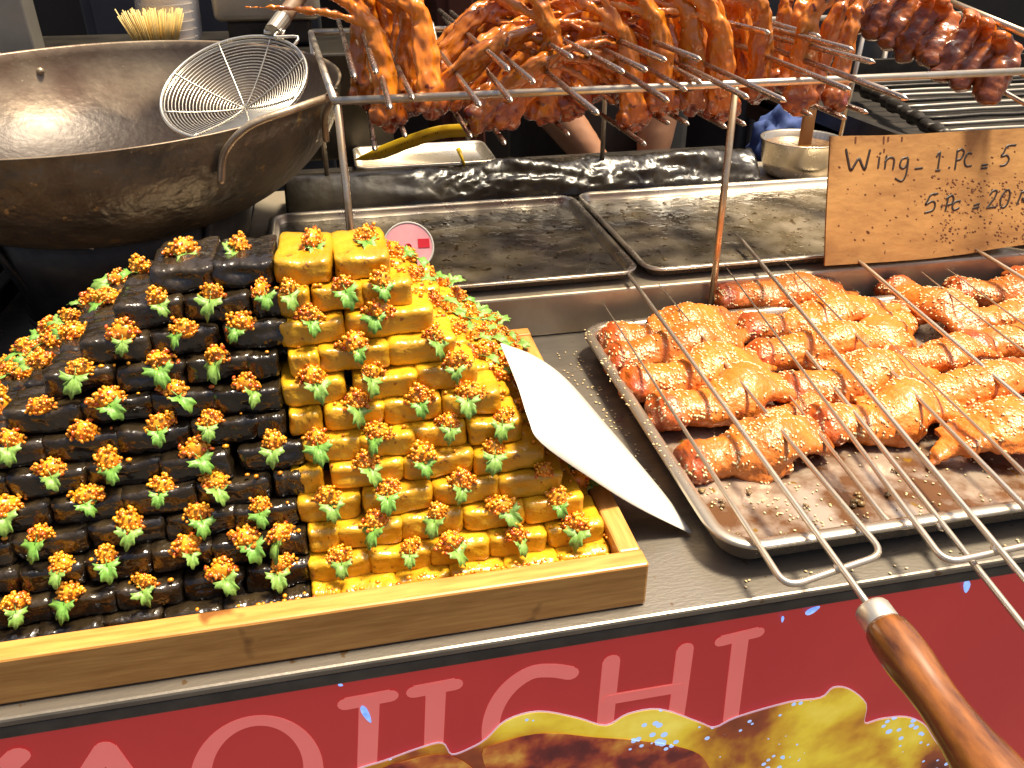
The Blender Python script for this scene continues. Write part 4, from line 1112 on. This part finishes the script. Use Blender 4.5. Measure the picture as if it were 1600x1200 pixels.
# sauce bowl with brush
bc = PY(1250, 240, 1.45); bz = STEP_Z + .001
bowl = empty('sauce_bowl', (bc.x, 1.452, bz)); 
bm = bmesh.new(); lathe(bm, [(0, 0), (.052, 0), (.062, .006), (.070, .03), (.0735, .066), (.077, .068), (.0765, .070), (.072, .068), (.068, .030), (.058, .008), (0, .004)], 48); ob('bowl', bm, M['tray'], bowl)
bm = bmesh.new(); lathe(bm, [(0, .056), (.04, .0565), (.0708, .056)], 40); ob('sauce', bm, M['sauce'], bowl)
props(bowl, 'round steel bowl of brown dipping sauce beside the grill', 'bowl')
br = empty('basting_brush', (bc.x + .008, 1.452, bz + .044))
bm = bmesh.new(); box(bm, -.013, .013, -.004, .004, -.010, .14, .003); ob('handle', bm, M['brushwood'], br)
bm = bmesh.new(); box(bm, -.019, .019, -.008, .008, -.022, .010, .004); ob('bristles', bm, M['debris'], br)
br.rotation_euler = (R(-8), R(4), 0); props(br, 'flat wooden basting brush standing in the sauce bowl', 'brush')
bm = bmesh.new(); bmesh.ops.create_icosphere(bm, subdivisions=4, radius=1)
for v in bm.verts:
    nn_ = 1 + .35 * noise.noise(v.co * 2.2) + .12 * noise.noise(v.co * 6); v.co = Vector((v.co.x * .06 * nn_, v.co.y * .05 * nn_, max(v.co.z * .07 * nn_, -.03)))
o = ob('blue_cloth', bm, M['bluerag']); o.location = (bc.x + .07, 1.66, .07); props(o, 'crumpled dark blue cloth behind the sauce bowl', 'cloth')
# grill
gr = empty('charcoal_grill', (1.45, 1.62, STEP_Z)); go = Matrix.Translation(-gr.location)
GZ = .155
gl = [PZ(1340, 130, GZ), PZ(1468, 206, GZ)]
for nm, a in (('front_wall', (1.0, 1.95, 1.32, 1.335, STEP_Z + .001, GZ - .006)), ('back_wall', (1.0, 1.95, 1.95, 1.97, STEP_Z + .001, GZ + .03)), ('base', (1.0, 1.95, 1.336, 1.949, .098, .112)), ('left_wall', (1.0, 1.015, 1.336, 1.949, STEP_Z + .001, GZ - .006))):
    bm = bmesh.new(); box(bm, *a); o = ob(nm, bm, M['blackmetal'], gr, False); o.data.transform(go)
for i in range(10):
    t = i / 9; p = gl[1].lerp(gl[0], t) + Vector((0, .0, 0)); 
    bm = bmesh.new(); q0 = p; q1 = p + Vector((.85, 0, 0)); pts = [q0.lerp(q1, k / 12) + Vector((0, 0, random.gauss(0, .0006))) for k in range(13)]
    tube(bm, pts, .0042, 7); o = ob('grate_bar', bm, M['blackmetal'] if i % 3 == 2 else M['greymetal'], gr); o.data.transform(go)
bm = bmesh.new(); e0, e1 = gl[1] + Vector((.012, -.01, -.008)), gl[0] + Vector((.012, .01, -.008))
pts = [e0.lerp(e1, k / 30) + Vector((random.gauss(0, .003), 0, random.gauss(0, .002))) for k in range(31)]
tube(bm, pts, [random.uniform(.010, .016) for _ in pts], 8); o = ob('charred_edge', bm, M['blackmetal'], gr); o.data.transform(go)
props(gr, 'black charcoal grill with steel grate bars behind the cardboard sign', 'grill')
for x in (.9, 1.9):
    pass
# cups in a bag, toothpicks, metal box, pole (top left)
by_ = 1.72; cc = PY(262, 20, by_)
bm = bmesh.new(); box(bm, -.75, .10, 1.60, 2.0, .10, .288, .004); props(ob('back_shelf', bm, M['ironstove'], smooth=False), 'dark metal shelf behind the wok', 'shelf')
cups = empty('cup_stack', (cc.x, by_, .2885))
for i in range(9):
    bm = bmesh.new(); z0 = .010 + i * .014; lathe(bm, [(.040, z0 - .002), (.044, z0 + .010), (.0455, z0 + .0115), (.043, z0 + .012), (.039, z0)], 32); ob('cup', bm, M['cup'], cups)
bm = bmesh.new(); lathe(bm, [(.052, .001), (.056, .03), (.054, .09), (.050, .17)], 22)
for v in bm.verts: v.co += Vector((noise.noise(v.co * 30), noise.noise(v.co * 30 + Vector((5, 0, 0))), 0)) * .012
o = ob('bag', bm, M['bagfilm'], cups); md = o.modifiers.new('t', 'SOLIDIFY'); md.thickness = .0006
props(cups, 'stack of pale plastic cups in a clear bag behind the wok', 'cups')
pk = PY(238, 34, 1.66); picks = empty('toothpick_bundle', (pk.x, 1.66, .2885))
bm = bmesh.new(); rn = random.Random(9)
for i in range(170):
    a = rn.uniform(0, 6.28); r = .032 * math.sqrt(rn.random()); x, y = r * math.cos(a) * 1.5, r * math.sin(a)
    tube(bm, [(x * .6, y * .6, .002), (x * 1.15 + rn.gauss(0, .002), y * 1.15, .070 + rn.uniform(-.006, .006))], .0011, 5)
o = ob('toothpicks', bm, M['pick'], picks); o['kind'] = 'stuff'
props(picks, 'bundle of wooden toothpicks behind the wok rim', 'toothpicks')
mb = empty('metal_box', (PY(420, 20, 1.75).x, 1.78, .2885)); 
bm = bmesh.new(); box(bm, -.095, .095, -.08, .08, .045, .19, .012, 3); ob('body', bm, M['beigemetal'], mb)
bm = bmesh.new(); box(bm, -.075, .075, -.065, .065, .001, .046, .006); ob('black_base', bm, M['blackmetal'], mb, False)
props(mb, 'beige metal container on a black base behind the wok', 'container')
pm = PY(14, 20, 1.68); pol = empty('grey_post', (pm.x, 1.68, -.9))
bm = bmesh.new(); box(bm, -.045, .035, -.03, .03, 0, 2.4, .004); ob('shaft', bm, M['greymetal'], pol, False)
bm = bmesh.new(); box(bm, -.06, .05, -.045, .045, .0, .02, .003); ob('foot_plate', bm, M['greymetal'], pol, False)
props(pol, 'square grey steel post at the top left corner', 'post')

# ================================================================== PERSON BEHIND THE STALL (only forearms and shirt in view)
person = empty('person', (.56, 1.86, -.9))
def P_(x, y, z): return Vector((x - .56, y - 1.86, z + .9))
sh_l, sh_r = P_(.36, 1.86, .50), P_(.78, 1.86, .50)
elb_l, elb_r = P_(.375, 1.76, .235), P_(.675, 1.72, .22)
wr_l, wr_r = P_(.545, 1.66, .020), P_(.640, 1.66, .015)
def body(bm):
    tube(bm, smoothpts([P_(.57, 1.88, -.02), P_(.57, 1.88, .12), P_(.57, 1.87, .28), P_(.57, 1.86, .44), P_(.57, 1.86, .52)], 4), [.150, .150, .148, .146, .142, .142, .144, .148, .155, .160, .165, .165, .160, .150, .135, .10, .07][:17], 18, sx=.75, sy=1.2, ref=Vector((0, 1, 0)))
    tube(bm, [P_(.57, 1.86, .48), P_(.57, 1.85, .60)], [.062, .054], 12)
    ball(bm, P_(.57, 1.835, .705), .098, 3, (.82, .98, 1.2)); ball(bm, P_(.57, 1.735, .695), .017, 2, (.8, 1.1, 1.4))
    for sx_ in (-1, 1): ball(bm, P_(.57 + sx_ * .080, 1.845, .70), .022, 2, (.4, .8, 1.2))
    tube(bm, [sh_l, P_(.57, 1.86, .50), sh_r], [.066, .09, .066], 12)
    for s_, e_, w_ in ((sh_l, elb_l, wr_l), (sh_r, elb_r, wr_r)):
        tube(bm, smoothpts([s_, s_.lerp(e_, .5), e_, e_.lerp(w_, .35) + Vector((0, 0, 0)), e_.lerp(w_, .75), w_], 3), [.062, .058, .054, .051, .048, .045, .042, .044, .046, .046, .043, .040, .036, .032, .029, .027][:16], 12)
    for x in (.48, .66):
        tube(bm, [P_(x, 1.88, .02), P_(x, 1.87, -.42), P_(x, 1.89, -.82)], [.095, .064, .045], 12)
        tube(bm, [P_(x, 1.90, -.86), P_(x, 1.76, -.875)], [.045, .030], 10)
    for w_, dr in ((wr_l, Vector((.35, -.2, -1))), (wr_r, Vector((-.2, -.2, -1)))):
        d = dr.normalized(); s0 = d.cross(Vector((0, 1, 0))).normalized()
        tube(bm, [w_, w_ + d * .05, w_ + d * .085], [.028, .036, .033], 10, sx=.6, sy=1.1)
        for k in range(4):
            b0 = w_ + d * .082 + s0 * (k - 1.5) * .017; L_ = (.062, .072, .068, .052)[k]
            tube(bm, smoothpts([b0, b0 + d * L_ * .5 + Vector((0, -.010, 0)), b0 + d * L_ * .85 + Vector((0, .008, 0))], 3), [.0088, .0085, .0083, .008, .0078, .0074, .0066], 8)
        b0 = w_ + d * .03 - s0 * .028; tube(bm, smoothpts([b0, b0 + d * .028 - s0 * .022, b0 + d * .058 - s0 * .024], 3), [.011, .0105, .010, .0095, .009, .0085, .0075], 8)
me = blob_mesh(body, .0085, 'body', [M['skin']], 3)
link('body', me, person)
def shirt(bm):
    tube(bm, smoothpts([P_(.57, 1.88, -.06), P_(.57, 1.88, .12), P_(.57, 1.87, .28), P_(.57, 1.86, .44), P_(.57, 1.86, .535)], 4), [.165, .165, .162, .160, .158, .158, .160, .163, .168, .174, .178, .178, .172, .160, .142, .105, .078][:17], 18, sx=.76, sy=1.22, ref=Vector((0, 1, 0)))
    for s_, e_ in ((sh_l, elb_l), (sh_r, elb_r)):
        tube(bm, [s_.lerp(Vector(P_(.57, 1.86, .50)), .3), s_, s_.lerp(e_, .5), s_.lerp(e_, .86)], [.085, .080, .076, .078], 14)
me = blob_mesh(shirt, .011, 'shirt', [M['shirt']], 3, lambda c: noise.noise(c * 16) * .007 + noise.noise(Vector((c.x * 40, c.y * 40, c.z * 10))) * .003)
link('shirt', me, person)
bm = bmesh.new(); g = {}
for i in range(15):
    for j in range(13):
        a = R(-62 + 124 * i / 14); z = .40 - j * .075
        rx_, ry_ = .232, .150
        g[i, j] = bm.verts.new(P_(.57 + rx_ * math.sin(a), 1.872 - ry_ * math.cos(a) - .004 * math.sin(i * 1.3 + j * .2), z))
for i in range(14):
    for j in range(12): bm.faces.new((g[i, j], g[i + 1, j], g[i + 1, j + 1], g[i, j + 1]))
o = ob('apron', bm, M['apron'], person); md = o.modifiers.new('t', 'SOLIDIFY'); md.thickness = .003
bm = bmesh.new(); ball(bm, P_(.57, 1.858, .735), .102, 3, (.88, .98, 1.08))
for v in list(bm.verts):
    if v.co.z < P_(0, 0, .69).z and v.co.y < P_(0, 1.87, 0).y: bm.verts.remove(v)
ob('hair', bm, M['hair'], person)
props(person, 'person in a dark olive shirt reaching down behind the hanging wings', 'person')
